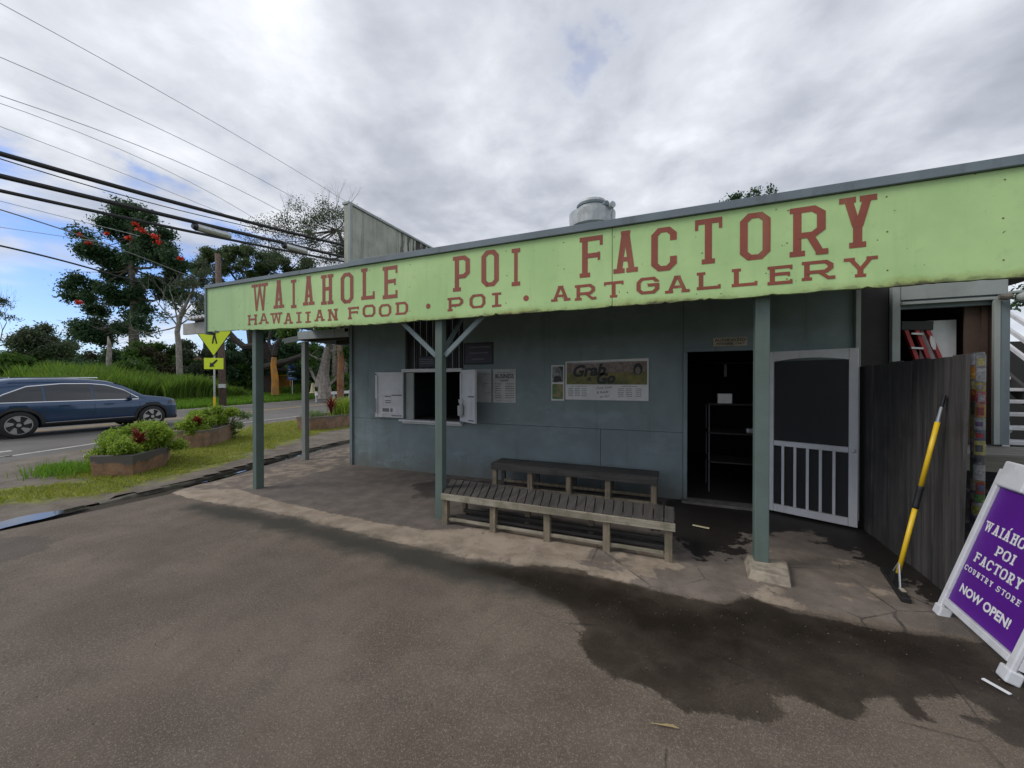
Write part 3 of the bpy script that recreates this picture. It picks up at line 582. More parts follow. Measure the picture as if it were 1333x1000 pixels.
tag(link('bank', np_mesh('bank', V, F), M['bank'], smooth=True), kind='structure')
def bankz(x, y):
    d = by_y(SF, y) - x; return np.interp(d, [p[0] for p in prof], [p[1] for p in prof])

# grass blades
def blades(name, XY, Zg, H, W, lean, mat, kind='stuff'):
    n = len(XY); a = rng.uniform(0, 2 * np.pi, n); H = H * rng.uniform(0.55, 1.15, n); dr = np.column_stack([np.cos(a), np.sin(a)]); la = rng.uniform(0, 2 * np.pi, n); le = lean * H * rng.uniform(0.3, 1.2, n); ld = np.column_stack([np.cos(la), np.sin(la)]) * le[:, None]
    B0 = XY - dr * W / 2; B1 = XY + dr * W / 2; M0 = XY + ld * 0.35 - dr * W * 0.4; M1 = XY + ld * 0.35 + dr * W * 0.4; T0 = XY + ld - dr * W * 0.06; T1 = XY + ld + dr * W * 0.06
    V = np.stack([np.column_stack([B0, Zg]), np.column_stack([B1, Zg]), np.column_stack([M0, Zg + H * .6]), np.column_stack([M1, Zg + H * .6]), np.column_stack([T0, Zg + H]), np.column_stack([T1, Zg + H])], 1).reshape(-1, 3)
    k = np.arange(n)[:, None] * 6; F = np.concatenate([k + np.array([[0, 1, 3, 2]]), k + np.array([[2, 3, 5, 4]])])
    o = link(name, np_mesh(name, V, F), mat); return tag(o, kind=kind)
Q = np.column_stack([rng.uniform(-15.5, -7.0, 160000), rng.uniform(0.0, 18, 160000)])
dq = np.minimum(sdf(Q, GR), sdf(Q, GRASS2)); nn = vnoise(Q, 1.2, 2) * 0.55 + vnoise(Q, 3.5, 6) * 0.3; Q = Q[(dq + nn * 0.9 < -0.05) & (Q[:, 0] < kb(Q[:, 1]) - 0.2) & (rng.random(len(Q)) < np.clip(1.3 - 0.06 * Q[:, 1], 0.4, 1))]
o = blades('verge_grass', Q, np.full(len(Q), 0.035), 0.045, 0.012, 0.9, M['turf']); tag(o, 'short yellow green turf growing on the verge around the planters', 'grass')
nq = 90000; yq = rng.uniform(3, 52, nq); dq = rng.uniform(0.15, 5.5, nq); Q = np.column_stack([by_y(SF, yq) - dq, yq])
o = blades('roadside_grass', Q, bankz(Q[:, 0], Q[:, 1]), 0.30, 0.05, 0.5, M['turf_far']); tag(o, 'low bright green grass along the far side of the road', 'grass')
nq = 120000; yq = rng.uniform(2, 52, nq); dq = 3.6 + rng.random(nq) ** 1.3 * 7; Q = np.column_stack([by_y(SF, yq) - dq, yq]); hn = vnoise(Q, 0.22, 11) + 0.5 * vnoise(Q, 0.9, 13); sel = hn > -0.35; Q = Q[sel]; hn = hn[sel]
hh0 = np.interp(Q[:, 1], [0, 7.5, 9.5, 17, 19, 21, 60], [0.45, 0.5, 1.5, 1.6, 1.0, .5, .5])
o = blades('tall_grass', Q, bankz(Q[:, 0], Q[:, 1]), hh0 + 0.7 * hn, 0.085, 0.35, M['cane']); tag(o, 'tall bright green cane grass along the roadside bank', 'grass')
Q = np.column_stack([rng.uniform(-9.4, -9.0, 160), rng.uniform(2.9, 3.2, 160)])

n_ = 2600; gx = rng.uniform(-6, 3.5, n_); gy = np.interp(gx, [-6.7, -5.5, -1.8, 0.3, 1.57, 6], [3.2, 3.15, 3.05, 3.15, 3.3, 3.4]) + rng.normal(0, .55, n_); gx[:900] = rng.uniform(-5, 3, 900); gy[:900] = rng.uniform(.6, 3.2, 900)
V = []; F = []
for k in range(n_):
    r_ = random.uniform(.001, .0045); b_ = len(V); z_ = .012 if gy[k] < 3.2 else .030
    for (a1, b1, c1) in ((1, 0, 0), (0, 1, 0), (-1, 0, 0), (0, -1, 0), (0, 0, .8), (0, 0, -.8)): V.append((gx[k] + a1 * r_ * random.uniform(.7, 1.4), gy[k] + b1 * r_ * random.uniform(.7, 1.4), z_ + c1 * r_))
    for i_ in range(4): F += [(b_ + i_, b_ + (i_ + 1) % 4, b_ + 4), (b_ + (i_ + 1) % 4, b_ + i_, b_ + 5)]
M['grit'] = leafmat('loose_grit', [(0.05, 0.042, 0.035), (0.12, 0.10, 0.085), (0.24, 0.21, 0.18)], 0.0, 0.9)
tag(link('grit', np_mesh('grit', np.array(V), np.array(F)), M['grit']), 'loose grit and small stones scattered over the asphalt', 'grit', kind='stuff')
# ------------------------------------------------------------------ store building
ST = thing('store_building', 'teal painted single storey store with lime green sign board canopy and weathered parapet', 'building', (-1.9, 5.65, 0))
WY = 5.65
def wpanel(x0, x1, z0, z1, y=WY, t_=0.035, mat='wall', name='wall_panel', g=0.002):
    return MB().box(x0 + g, x1 - g, y, y + t_, z0 + g, z1 - g).build(name, M[mat], ST, bev=0.003)
for r in ((-5.69, -4.44, .918, 2.70), (-3.26, .10, .918, 2.70), (.10, 1.0, 2.0, 2.70), (1.0, 1.94, 0, 2.70),
          (-5.69, -.99, 0, .918), (-.99, .10, 0, .918)): wpanel(*r)
s = MB()  # dark studs behind the joints
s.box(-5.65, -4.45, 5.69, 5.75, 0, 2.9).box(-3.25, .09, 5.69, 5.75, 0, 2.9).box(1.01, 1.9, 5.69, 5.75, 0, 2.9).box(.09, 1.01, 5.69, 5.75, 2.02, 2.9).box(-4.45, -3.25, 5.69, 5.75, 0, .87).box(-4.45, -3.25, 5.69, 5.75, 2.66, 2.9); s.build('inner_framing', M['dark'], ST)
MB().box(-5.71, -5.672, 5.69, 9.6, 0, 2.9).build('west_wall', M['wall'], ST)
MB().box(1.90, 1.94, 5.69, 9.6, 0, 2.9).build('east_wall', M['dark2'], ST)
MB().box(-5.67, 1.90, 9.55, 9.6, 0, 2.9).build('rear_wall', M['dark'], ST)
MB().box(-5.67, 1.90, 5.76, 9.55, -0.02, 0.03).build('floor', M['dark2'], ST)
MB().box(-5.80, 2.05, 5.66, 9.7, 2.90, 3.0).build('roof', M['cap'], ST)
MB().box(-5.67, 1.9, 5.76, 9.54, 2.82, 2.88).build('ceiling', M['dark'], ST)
MB().box(1.90, 1.945, 5.60, 5.648, 0, 2.68).build('corner_trim', M['trim'], ST, bev=0.003)
MB().box(-5.72, -5.66, 5.615, 5.648, 0, 2.68).build('corner_trim', M['wall'], ST, bev=0.003)
# canopy roof, rafters, fascia board
MB().box(-6.6, 2.05, 3.77, 5.648, 2.74, 2.78).build('canopy_roof', M['dark2'], ST)
for i in range(11):
    x = -6.45 + i * 0.78; MB().box(x - .022, x + .022, 3.775, 5.6, 2.66, 2.737).build('rafter', M['post'], ST)
def fascia(x0, x1, y=3.70, th=0.045):
    n = int((x1 - x0) / 0.035) + 1; xs = np.linspace(x0, x1, n); zb = np.interp(xs, [-6.66, -3.7, 4], [2.375, 2.30, 2.30]); nz = np.array([mnoise.noise(Vector((x * 3.1, 0, 0))) * .010 + mnoise.noise(Vector((x * 11, 0, 0))) * .006 + max(0, mnoise.noise(Vector((x * 17, 3, 0))) - .15) * .045 for x in xs]); zb = zb + nz
    V = [(x, y, z) for x, z in zip(xs, zb)] + [(x, y, 3.03) for x in xs] + [(x, y + th, z) for x, z in zip(xs, zb)] + [(x, y + th, 3.03) for x in xs]
    F = []
    for i in range(n - 1): F += [(i, i + 1, n + i + 1, n + i), (2 * n + i + 1, 2 * n + i, 3 * n + i, 3 * n + i + 1), (i + 1, i, 2 * n + i, 2 * n + i + 1), (n + i, n + i + 1, 3 * n + i + 1, 3 * n + i)]
    F += [(0, n, 3 * n, 2 * n), (n - 1, 3 * n - 1, 4 * n - 1, 2 * n - 1)]
    return MB().add(V, F)
fa = fascia(-6.655, -0.546).build('sign_board', M['green'], ST); fb = fascia(-0.540, 3.75).build('sign_board', M['green'], ST)
MB().box(-6.68, -3.76, 3.675, 3.78, 3.032, 3.085).build('sign_cap', M['cap'], ST, bev=0.004); MB().box(-3.757, 3.8, 3.67, 3.78, 3.034, 3.103).build('sign_cap', M['cap'], ST, bev=0.004)
MB().box(-6.69, -6.657, 3.68, 3.78, 2.33, 3.03).build('end_trim', M['cap'], ST, bev=0.003)
MB().box(-6.69, -6.65, 3.785, 5.6, 2.62, 3.0).build('side_board', M['cap'], ST)
BIG = [('W',-5.615,-5.272),('A',-5.157,-4.945),('I',-4.81,-4.706),('A',-4.583,-4.37),('H',-4.252,-4.036),('O',-3.91,-3.7),('L',-3.575,-3.362),('E',-3.239,-3.021),('P',-2.262,-2.049),('O',-1.909,-1.704),('I',-1.559,-1.464),('F',-0.849,-0.63),('A',-0.532,-0.315),('C',-0.2,0.011),('T',0.155,0.362),('O',0.492,0.707),('R',0.835,1.083),('Y',1.149,1.374)]
SMALL = [('H',-5.705,-5.499),('A',-5.466,-5.257),('W',-5.225,-4.981),('A',-4.953,-4.775),('I',-4.71,-4.61),('I',-4.539,-4.44),('A',-4.37,-4.19),('N',-4.134,-3.96),('F',-3.791,-3.612),('O',-3.551,-3.352),('O',-3.298,-3.112),('D',-3.049,-2.867),('.',-2.619,-2.556),('P',-2.332,-2.132),('O',-2.053,-1.862),('I',-1.784,-1.677),('.',-1.431,-1.369),('A',-1.135,-0.94),('R',-0.895,-0.690),('T',-0.618,-0.441),('G',-0.326,-0.132),('A',-0.084,0.115),('L',0.17,0.352),('L',0.434,0.617),('E',0.687,0.855),('R',0.916,1.127),('Y',1.179,1.38)]
for row, z0, h, tt, bb in ((BIG, 2.595, 0.385, 0.055, 0.045), (SMALL, 2.385, 0.15, 0.036, 0.026)):
    for j, (ch, xa, xb_) in enumerate(row):
        mb = MB(); wd = xb_ - xa; t1 = tt if ch != 'W' else tt * 1.0
        zz0 = z0 + (0.012 if (xa < -4.5 and h > .2) else 0) + (0.012 * math.sin(j * 2.3) * (0.5 if h < .2 else 1)) + (0.028 if xa < -5.2 and h < .2 else 0)
        put_glyph(mb, ch, xa, wd, h, min(t1, wd * .42), bb, (0, 3.70, zz0), (1, 0, 0), (0, 0, 1), 0.0015, e=min(tt * .42, wd * .12) if ch not in 'I' else (wd - min(t1, wd * .42)) / 2)
        mb.build('letter', M['red'], fa if xb_ < -0.54 else fb)
nm_ = MB()
for x in np.arange(-6.5, 3.6, .61):
    for z in (2.42, 2.70, 2.96):
        q = [(x + random.uniform(-.02, .02) + .006 * math.cos(a), 3.6985, z + random.uniform(-.01, .01) + .006 * math.sin(a)) for a in np.linspace(0, 2 * math.pi, 9)[:-1]]; cx_ = sum(p[0] for p in q) / 8; cz_ = sum(p[2] for p in q) / 8
        nm_.add([(cx_ + .006 * math.cos(a), 3.6985, cz_ + .006 * math.sin(a)) for a in np.linspace(0, 2 * math.pi, 9)[:-1]], [tuple(range(8))])
tag(nm_.build('nail_heads', simple('rusty_nail', (.16, .12, .06), .8), ST), kind='stuff')
# posts, braces and concrete footing
def post(x, y, w_, top, mat='post'):
    return MB().box(x - w_ / 2, x + w_ / 2, y - w_ / 2, y + w_ / 2, -0.01, top).build('post', M[mat], ST, bev=0.006)
MB().box(-5.735, -5.655, 3.78, 3.90, -.01, 2.70).build('post', M['post'], ST, bev=.006); post(-2.50, 3.82, .095, 2.70); post(0.675, 3.86, .105, 2.70); post(-7.0, 5.70, .10, 2.42, 'post_grey')
def brace(a, b): return MB().bar(a, b, .03, .055).build('brace', M['wall'], ST, bev=0.003)
brace((-2.56, 3.82, 1.90), (-3.16, 3.82, 2.42)); brace((-2.44, 3.82, 1.90), (-1.84, 3.82, 2.42)); brace((-2.50, 3.88, 1.95), (-2.50, 4.55, 2.66))
MB().hexa([(.54, 3.60, 0), (.83, 3.56, 0), (.90, 3.92, 0), (.56, 3.96, 0)], [(.57, 3.62, .085), (.82, 3.58, .085), (.87, 3.90, .085), (.59, 3.93, .085)]).build('post_footing', simple('rough_footing_concrete', (.36, .31, .24), .9, var=.4, scale=12, bump=.5), ST, bev=.008)
# side canopy over the west side
MB().box(-7.10, -5.725, 5.60, 5.645, 2.46, 2.62).build('side_canopy_board', M['trim'], ST, bev=.003)
MB().box(-7.12, -7.08, 5.65, 8.9, 2.44, 2.60).build('side_canopy_board', M['trim'], ST, bev=.003)
MB().box(-7.07, -5.73, 5.65, 8.9, 2.53, 2.56).build('side_canopy_roof', M['dark2'], ST)
for i in range(5): MB().box(-7.06, -5.73, 5.85 + i * .7, 5.89 + i * .7, 2.44, 2.527).build('side_canopy_joist', M['dark2'], ST)
MB().bar((-7.3, 5.45, 2.42), (-7.06, 5.66, 2.50), .05, .10).build('side_canopy_bracket', M['trim'], ST)
# roof-top parapets
MB().box(-5.83, -5.72, 5.60, 9.6, 2.55, 4.97).build('parapet', M['parapet'], ST, bev=.004)
MB().box(-5.86, -5.69, 5.58, 9.62, 4.973, 5.02).build('parapet_cap', M['trim'], ST, bev=.004)
MB().box(-5.715, -5.66, 5.585, 5.64, 2.705, 4.965).build('parapet_corner', M['trim'], ST, bev=.004)
MB().box(-3.62, -3.52, 7.2, 9.2, 3.0, 4.12).build('low_parapet', M['parapet'], ST, bev=.004)

# serving window
wf = MB(); wf.box(-4.435, -4.27, 5.655, 5.69, .93, 1.76); wfo = wf.build('window_jamb', M['trim'], ST, bev=.003)
MB().box(-3.30, -3.262, 5.655, 5.69, .93, 1.76).build('window_jamb', M['trim'], ST, bev=.003)
MB().box(-4.49, -3.262, 5.60, 5.70, 1.765, 1.825).build('window_head', M['white'], ST, bev=.004)
MB().box(-4.49, -3.24, 5.52, 5.70, .905, .935).build('window_ledge', M['white'], ST, bev=.004)
MB().box(-4.47, -3.26, 5.60, 5.645, .862, .902).build('window_ledge', M['white'], ST, bev=.003)
for i in range(26):
    x = -4.41 + i * .0437; MB().box(x - .007, x + .007, 5.69, 5.70, 1.83, 2.66).build('window_bar', M['signdark'] if i % 3 else M['trim'], ST)
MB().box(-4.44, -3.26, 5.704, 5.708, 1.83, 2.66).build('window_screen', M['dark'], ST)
MB().box(-4.45, -4.40, 5.655, 5.69, 1.83, 2.66).build('window_jamb', M['dark2'], ST)
def shutter(name, label, org, ex, w_, h_):
    sh = thing(name, label, 'shutter', org); ex = Vector(ex).normalized(); ez = Vector((0, 0, 1)); nn_ = Vector((ex.y, -ex.x, 0)); O = Vector(org)
    def slab(x0, x1, z0, z1, y0, y1):
        q = lambda x, y, z: O + ex * x + nn_ * y + ez * z
        return MB().hexa([q(x0, y1, z0), q(x1, y1, z0), q(x1, y0, z0), q(x0, y0, z0)], [q(x0, y1, z1), q(x1, y1, z1), q(x1, y0, z1), q(x0, y0, z1)])
    slab(0, w_, 0, h_, 0, .018).build('panel', M['white'], sh)
    for x0, x1, z0, z1 in ((0, .05, 0, h_), (w_ - .05, w_, 0, h_), (.053, w_ - .053, h_ - .06, h_), (.053, w_ - .053, 0, .06), (.053, w_ - .053, h_ * .48, h_ * .48 + .03)):
        slab(x0, x1, z0, z1, .020, .036).build('frame_strip', M['white'], sh, bev=.003)
    slab(w_ * .62, w_ - .02, h_ * .485, h_ * .505, .038, .050).build('bolt', M['greyink'], sh)
    slab(w_ * .62, w_ - .02, .03, .045, .038, .050).build('bolt', M['greyink'], sh)
    slab(.008, .03, h_ - .05, h_ - .025, .038, .046).build('screw', M['ink'], sh)
    slab(.012, .024, .08, .34, .038, .044).build('hinge', M['greyink'], sh)
    return sh, slab
sh, slab = shutter('shutter', 'white wooden shutter opened flat left of the serving window with paper notices', (-5.07, 5.62, .955), (1, 0, 0), .625, .815)
nt_ = slab(.20, .36, .24, .40, .020, .023).build('notice', M['paper'], sh); 
for z in (.375, .30, .265): slab(.215, .345, z - .008, z + .010, .0235, .025).build('printed_line', M['greyink'], nt_)
nt_ = slab(.14, .47, .075, .20, .020, .023).build('notice', M['paper'], sh)
slab(.16, .31, .10, .165, .0235, .025).build('printed_patch', M['greyink'], nt_); slab(.34, .39, .10, .165, .0235, .025).build('printed_patch', M['greyink'], nt_)
sh2, slab = shutter('shutter', 'white wooden shutter swung out to the right of the serving window', (-3.25, 5.585, .95), (.42, -.26, 0), .49, .84)
hl = MB(); O = Vector((-3.25, 5.585, .95)); e_ = Vector((.85, -.526, 0)); nn_ = Vector((-.526, -.85, 0))
p0 = O + e_ * .09 + nn_ * .07 + Vector((0, 0, .20)); hl.lathe([(.045, -.10), (.05, .06), (.04, .07)], p0, 12); tag(hl.build('cup_holder', M['signgrey']), 'small grey cup fixed on the right hand shutter beside the window', 'cup')
bn = MB();
for k in range(6): bn.tube([p0 + Vector((0, 0, .05)), p0 + Vector((random.uniform(-.05, .05), random.uniform(-.05, .05), .16))], .008, 5)
tag(bn.build('cutlery', M['paper']), 'pale handles standing in the grey cup on the right shutter', 'cutlery')
# door
MB().box(.10, .150, 5.63, 5.70, 0, 1.99).build('door_jamb', M['wall'], ST, bev=.003); MB().box(.955, 1.0, 5.63, 5.70, 0, 1.99).build('door_jamb', M['wall'], ST, bev=.003)
MB().box(.10, 1.0, 5.63, 5.70, 1.993, 2.05).build('door_head', M['cap'], ST, bev=.003)
MB().box(.08, 1.02, 5.50, 5.72, 0.0, .05).build('door_step', simple('worn_step_concrete', (.16, .15, .135), .9, var=.3, bump=.3), ST, bev=.006)
# screen door, open
SD = thing('screen_door', 'white wooden screen door standing open beside the dark kitchen doorway', 'door', (1.05, 5.58, .045))
ex = Vector((.76, -.34, 0)).normalized(); nrm = Vector((ex.y, -ex.x, 0)); O = Vector((1.05, 5.58, .045)); ez = Vector((0, 0, 1))
def sdq(x0, x1, z0, z1, y0=0, y1=.03):
    q = lambda x, y, z: O + ex * x + nrm * y + ez * z
    return MB().hexa([q(x0, y1, z0), q(x1, y1, z0), q(x1, y0, z0), q(x0, y0, z0)], [q(x0, y1, z1), q(x1, y1, z1), q(x1, y0, z1), q(x0, y0, z1)])
Wd, Hd = .825, 1.915
sdq(0, .062, 0, Hd).build('stile', M['white'], SD, bev=.003); sdq(Wd - .075, Wd, 0, Hd).build('stile', M['white'], SD, bev=.003)
sdq(.064, Wd - .077, 0, .085).build('rail', M['white'], SD, bev=.003); sdq(.064, Wd - .077, .79, .85).build('rail', M['white'], SD, bev=.003)
ar = MB(); n = 14; x0, x1 = .064, Wd - .077; top = []; bot = []
for i in range(n + 1):
    u = i / n; x = x0 + (x1 - x0) * u; zb = Hd - .085 - .035 * (2 * u - 1) ** 2; top.append((x, Hd)); bot.append((x, zb))
q = lambda x, y, z: O + ex * x + nrm * y + ez * z
V = [q(x, .03, z) for x, z in bot] + [q(x, .03, z) for x, z in top] + [q(x, 0, z) for x, z in bot] + [q(x, 0, z) for x, z in top]; m_ = n + 1; F = []
for i in range(n): F += [(i, i + 1, m_ + i + 1, m_ + i), (2 * m_ + i + 1, 2 * m_ + i, 3 * m_ + i, 3 * m_ + i + 1), (i + 1, i, 2 * m_ + i, 2 * m_ + i + 1), (m_ + i, m_ + i + 1, 3 * m_ + i + 1, 3 * m_ + i)]
MB().add(V, F).build('arched_rail', M['white'], SD)
for i in range(5):
    x = .155 + i * .118; sdq(x - .013, x + .013, .088, .787, .004, .022).build('spindle', M['white'], SD)
t = MT('insect_mesh'); t.out((.012, .013, .015), .7); mt_ = t.n.new('ShaderNodeBsdfTransparent'); ms = t.n.new('ShaderNodeMixShader'); ms.inputs[0].default_value = .72
t.l.new(mt_.outputs[0], ms.inputs[1]); t.l.new(t.p.outputs[0], ms.inputs[2]); t.l.new(ms.outputs[0], t.n['Material Output'].inputs[0])
sdq(.064, Wd - .077, .852, 1.80, .012, .014).build('insect_screen', t.m, SD); sdq(.064, Wd - .077, .088, .787, .001, .003).build('insect_screen', t.m, SD)
sdq(Wd - .050, Wd - .020, .80, .84, .031, .06).build('knob', M['steel'], SD, bev=.006)

# things on the front wall
def flat_sign(name, label, cat, x0, x1, z0, z1, mat, y=WY, th=.012, rim=None, group=None):
    tg = thing(name, label, cat, ((x0 + x1) / 2, y, z0), group)
    bd = MB().box(x0, x1, y - th, y - .001, z0, z1).build('board', mat, tg, bev=.002)
    if rim:
        r = .018
        for a in ((x0 - r, x1 + r, z1 + .001, z1 + r), (x0 - r, x1 + r, z0 - r, z0 - .001), (x0 - r, x0 - .001, z0, z1), (x1 + .001, x1 + r, z0, z1)): MB().box(a[0], a[1], y - th - .006, y - .001, a[2], a[3]).build('rim', rim, tg)
    return tg, y - th
def txt(parent, s_, x, z, size, mat, y, bold=0.0, shear=0.0, sx=1.0, name='lettering', align='CENTER', rot=0.0):
    vs, fs = textmesh(s_, size, bold, shear, align, sx); mb = MB(); c_, s2 = math.cos(rot), math.sin(rot); put2d(mb, vs, fs, (x, y - .0015, z), (c_, 0, s2), (-s2, 0, c_)); return mb.build(name, mat, parent)
def lines(parent, x0, x1, z0, z1, n, y, mat, cols=1, th=.006):
    mb = MB()
    for i in range(n):
        z = z1 - (z1 - z0) * (i / max(1, n - 1)); 
        for a, b in ([(x0, x1)] if cols == 1 else [(x0, x0 + (x1 - x0) * random.uniform(.28, .36)), (x0 + (x1 - x0) * .55, x1)]):
            xx = a
            while xx < b - .004:
                wv = min(b - xx, random.uniform(.012, .035)); mb.box(xx, xx + wv, y - .0015, y - .0005, z - th / 2, z + th / 2); xx += wv + .007
    return tag(mb.build('fine_print', mat, parent), kind='stuff')
tg, y_ = flat_sign('dark_sign', 'dark framed notice with three white lines, above and right of serving window', 'sign', -3.22, -2.72, 1.90, 2.22, M['signdark'], rim=M['dark2'])
lines(tg, -3.15, -2.76, 2.165, 2.165, 1, y_, M['greyink'], th=.022); lines(tg, -3.13, -2.78, 2.07, 2.07, 1, y_, M['greyink'], th=.02); lines(tg, -3.09, -2.86, 1.97, 1.97, 1, y_, M['greyink'], th=.02)
tg, y_ = flat_sign('small_dark_notice', 'small dark notice board hung in front of the window bars', 'sign', -4.17, -3.83, 1.86, 2.03, M['signdark'], y=5.68, rim=M['dark2'])
lines(tg, -4.15, -3.86, 1.92, 1.99, 3, y_, M['greyink'], th=.012)
tg, y_ = flat_sign('hours_sign', 'white business hours sign with rounded corners on teal wall', 'sign', -2.70, -2.305, 1.265, 1.80, M['signgrey'])
txt(tg, 'BUSINESS', -2.50, 1.685, .095, M['ink'], y_, .002, sx=.82); txt(tg, 'HOURS', -2.50, 1.617, .04, M['ink'], y_, .001)
lines(tg, -2.62, -2.38, 1.745, 1.745, 1, y_, M['greyink'], th=.008); lines(tg, -2.67, -2.335, 1.345, 1.565, 7, y_, M['ink'], 2, .010); lines(tg, -2.64, -2.37, 1.295, 1.295, 1, y_, M['greyink'], th=.007)
tg, y_ = flat_sign('hours_sign', 'plain grey sign half hidden behind the swung out shutter', 'sign', -3.16, -2.735, 1.265, 1.80, M['signgrey'])
lines(tg, -2.86, -2.76, 1.42, 1.72, 3, y_, M['greyink'], th=.010)
tg, y_ = flat_sign('door_sign', 'small tan sign above kitchen door reading AUTHORIZED PERSONNEL ONLY', 'sign', .455, .835, 2.01 + .045, 2.165, M['tan'], y=5.645)
txt(tg, 'AUTHORIZED', .645, 2.13, .055, M['ink'], y_, .001); txt(tg, 'PERSONNEL ONLY', .645, 2.084, .038, M['ink'], y_, .0008)
# grab n go banner
BN = thing('menu_banner', 'wide grab and go menu banner with landscape picture on the teal wall', 'banner', (-.92, WY, 1.335))
MB().hexa([(-1.505, 5.632, 1.335), (-.335, 5.632, 1.335), (-.335, 5.648, 1.335), (-1.505, 5.648, 1.335)], [(-1.505, 5.632, 1.900), (-.335, 5.632, 1.925), (-.335, 5.648, 1.925), (-1.505, 5.648, 1.900)]).build('sheet', M['paper'], BN)
t = MT('faded_landscape_print'); s3 = t.sep(); n1 = t.noise(4, 6, .65); n2 = t.noise(14, 5, .7)
c = t.mix(t.step(n1, .35, .65), (.07, .085, .025), (.20, .17, .05)); c = t.mix(t.math('MULTIPLY', t.step(n2, .5, .7), .6), c, (.035, .045, .015))
mtn = t.step(t.math('ADD', s3[2], t.math('MULTIPLY', n1, .10)), 1.775, 1.80); c = t.mix(mtn, c, t.mix(t.step(n2, .4, .6), (.15, .11, .10), (.24, .19, .17)))
ridge = t.step(t.math('ADD', s3[2], t.math('ADD', t.math('MULTIPLY', n1, -.12), t.math('MULTIPLY', t.step(s3[0], -1.0, -.55), -.05))), 1.80, 1.81); c = t.mix(ridge, c, (.33, .33, .35)); M['print'] = t.out(c, .6)
MB().box(-1.485, -.355, 5.629, 5.6315, 1.56, 1.885).build('picture', M['print'], BN)
def btxt(*a, **k): return txt(BN, *a, **k)
btxt('Grab', -1.17, 1.755, .225, M['ink'], 5.6285, .009, .3, sx=1.05, rot=.07); btxt('n', -1.155, 1.645, .10, M['ink'], 5.6280, .005, .3); btxt('Go', -.93, 1.64, .20, M['ink'], 5.6285, .009, .3, sx=1.05, rot=.07)
oval = MB(); oval.add([(-.475 + .062 * math.cos(a), 5.627, 1.775 + .085 * math.sin(a)) for a in np.linspace(0, 2 * math.pi, 25)[:-1]], [tuple(range(24))]); oval.build('emblem', M['ink'], BN)
fg = MB(); fg.add([(-.475 + .035 * math.cos(a), 5.626, 1.752 + .055 * math.sin(a)) for a in np.linspace(0, 2 * math.pi, 17)[:-1]], [tuple(range(16))]); fg.build('emblem', simple('dull_pink_print', (.17, .14, .12), .6), BN)
for x0 in (-1.46, -1.36, -1.26, -.74, -.63, -.50): lines(BN, x0, x0 + .075, 1.395, 1.50, 5, 5.632, M['greyink'], th=.010)
lines(BN, -1.42, -1.18, 1.535, 1.535, 1, 5.632, M['ink'], th=.006); lines(BN, -.70, -.48, 1.535, 1.535, 1, 5.632, M['ink'], th=.006)
btxt('Fresh, Local', -.94, 1.515, .045, M['ink'], 5.631, 0, .3, rot=.1); btxt('& Ready', -.96, 1.45, .05, M['ink'], 5.631, 0, .3, rot=.1); btxt('to Go!', -.93, 1.39, .05, M['ink'], 5.631, 0, .3, rot=.1)
tg, y_ = flat_sign('photo_poster', 'narrow white poster with two food photos left of the wide banner', 'poster', -1.725, -1.525, 1.315, 1.848, M['paper'])
def printm(name, a, b, c3):
    t = MT(name); n1 = t.noise(9, 4, .6, dist=1.0); c = t.mix(t.step(n1, .4, .55), a, b); c = t.mix(t.step(t.noise(6, 3, .5, dist=.6), .56, .62), c, c3); return t.out(c, .6)
MB().box(-1.71, -1.54, y_ - .002, y_ - .0005, 1.59, 1.83).build('picture', printm('grey_food_print', (.10, .11, .11), (.26, .27, .27), (.03, .03, .035)), tg)
MB().box(-1.71, -1.54, y_ - .002, y_ - .0005, 1.34, 1.565).build('picture', printm('green_food_print', (.06, .15, .05), (.23, .19, .10), (.12, .04, .025)), tg)

# inside the kitchen doorway
KR = thing('kitchen_rack', 'dark wheeled metal rack just inside the kitchen doorway', 'rack', (.75, 6.5, .03))
for x, y in ((.45, 6.2), (1.1, 6.2), (.45, 6.75), (1.1, 6.75)): MB().tube([(x, y, .03), (x, y, 1.28)], .009, 8).build('leg', M['greyink'], KR)
for z in (.45, .86, 1.27): MB().box(.43, 1.12, 6.18, 6.77, z, z + .02).build('shelf', M['dark2'], KR)
tag(MB().box(.56, .74, 6.22, 6.34, 1.293, 1.43).build('paper_box', simple('pale_box', (.75, .75, .74), .6), bev=.004), 'small white box standing on the rack inside the doorway', 'box')
tag(MB().box(.92, 1.02, 6.24, 6.34, .883, .95).build('metal_tin', M['steel'], bev=.01), 'small shiny tin on the middle shelf of the kitchen rack', 'tin')
KS = thing('wall_shelf', 'high steel shelf on the kitchen back wall seen through doorway', 'shelf', (1.3, 8.8, 1.9))
MB().box(.7, 2.0 - .15, 8.6, 8.9, 1.95, 1.98).build('shelf', M['greyink'], KS); MB().box(.9, .94, 8.7, 8.9, 1.7, 1.945).build('bracket', M['steel'], KS); MB().box(1.6, 1.64, 8.7, 8.9, 1.7, 1.945).build('bracket', M['steel'], KS)
# serving counter inside the window
tag(MB().box(-4.6, -3.0, 6.05, 6.6, .03, .93).build('serving_counter', M['dark2'], bev=.01), 'dark serving counter inside the window opening', 'counter')

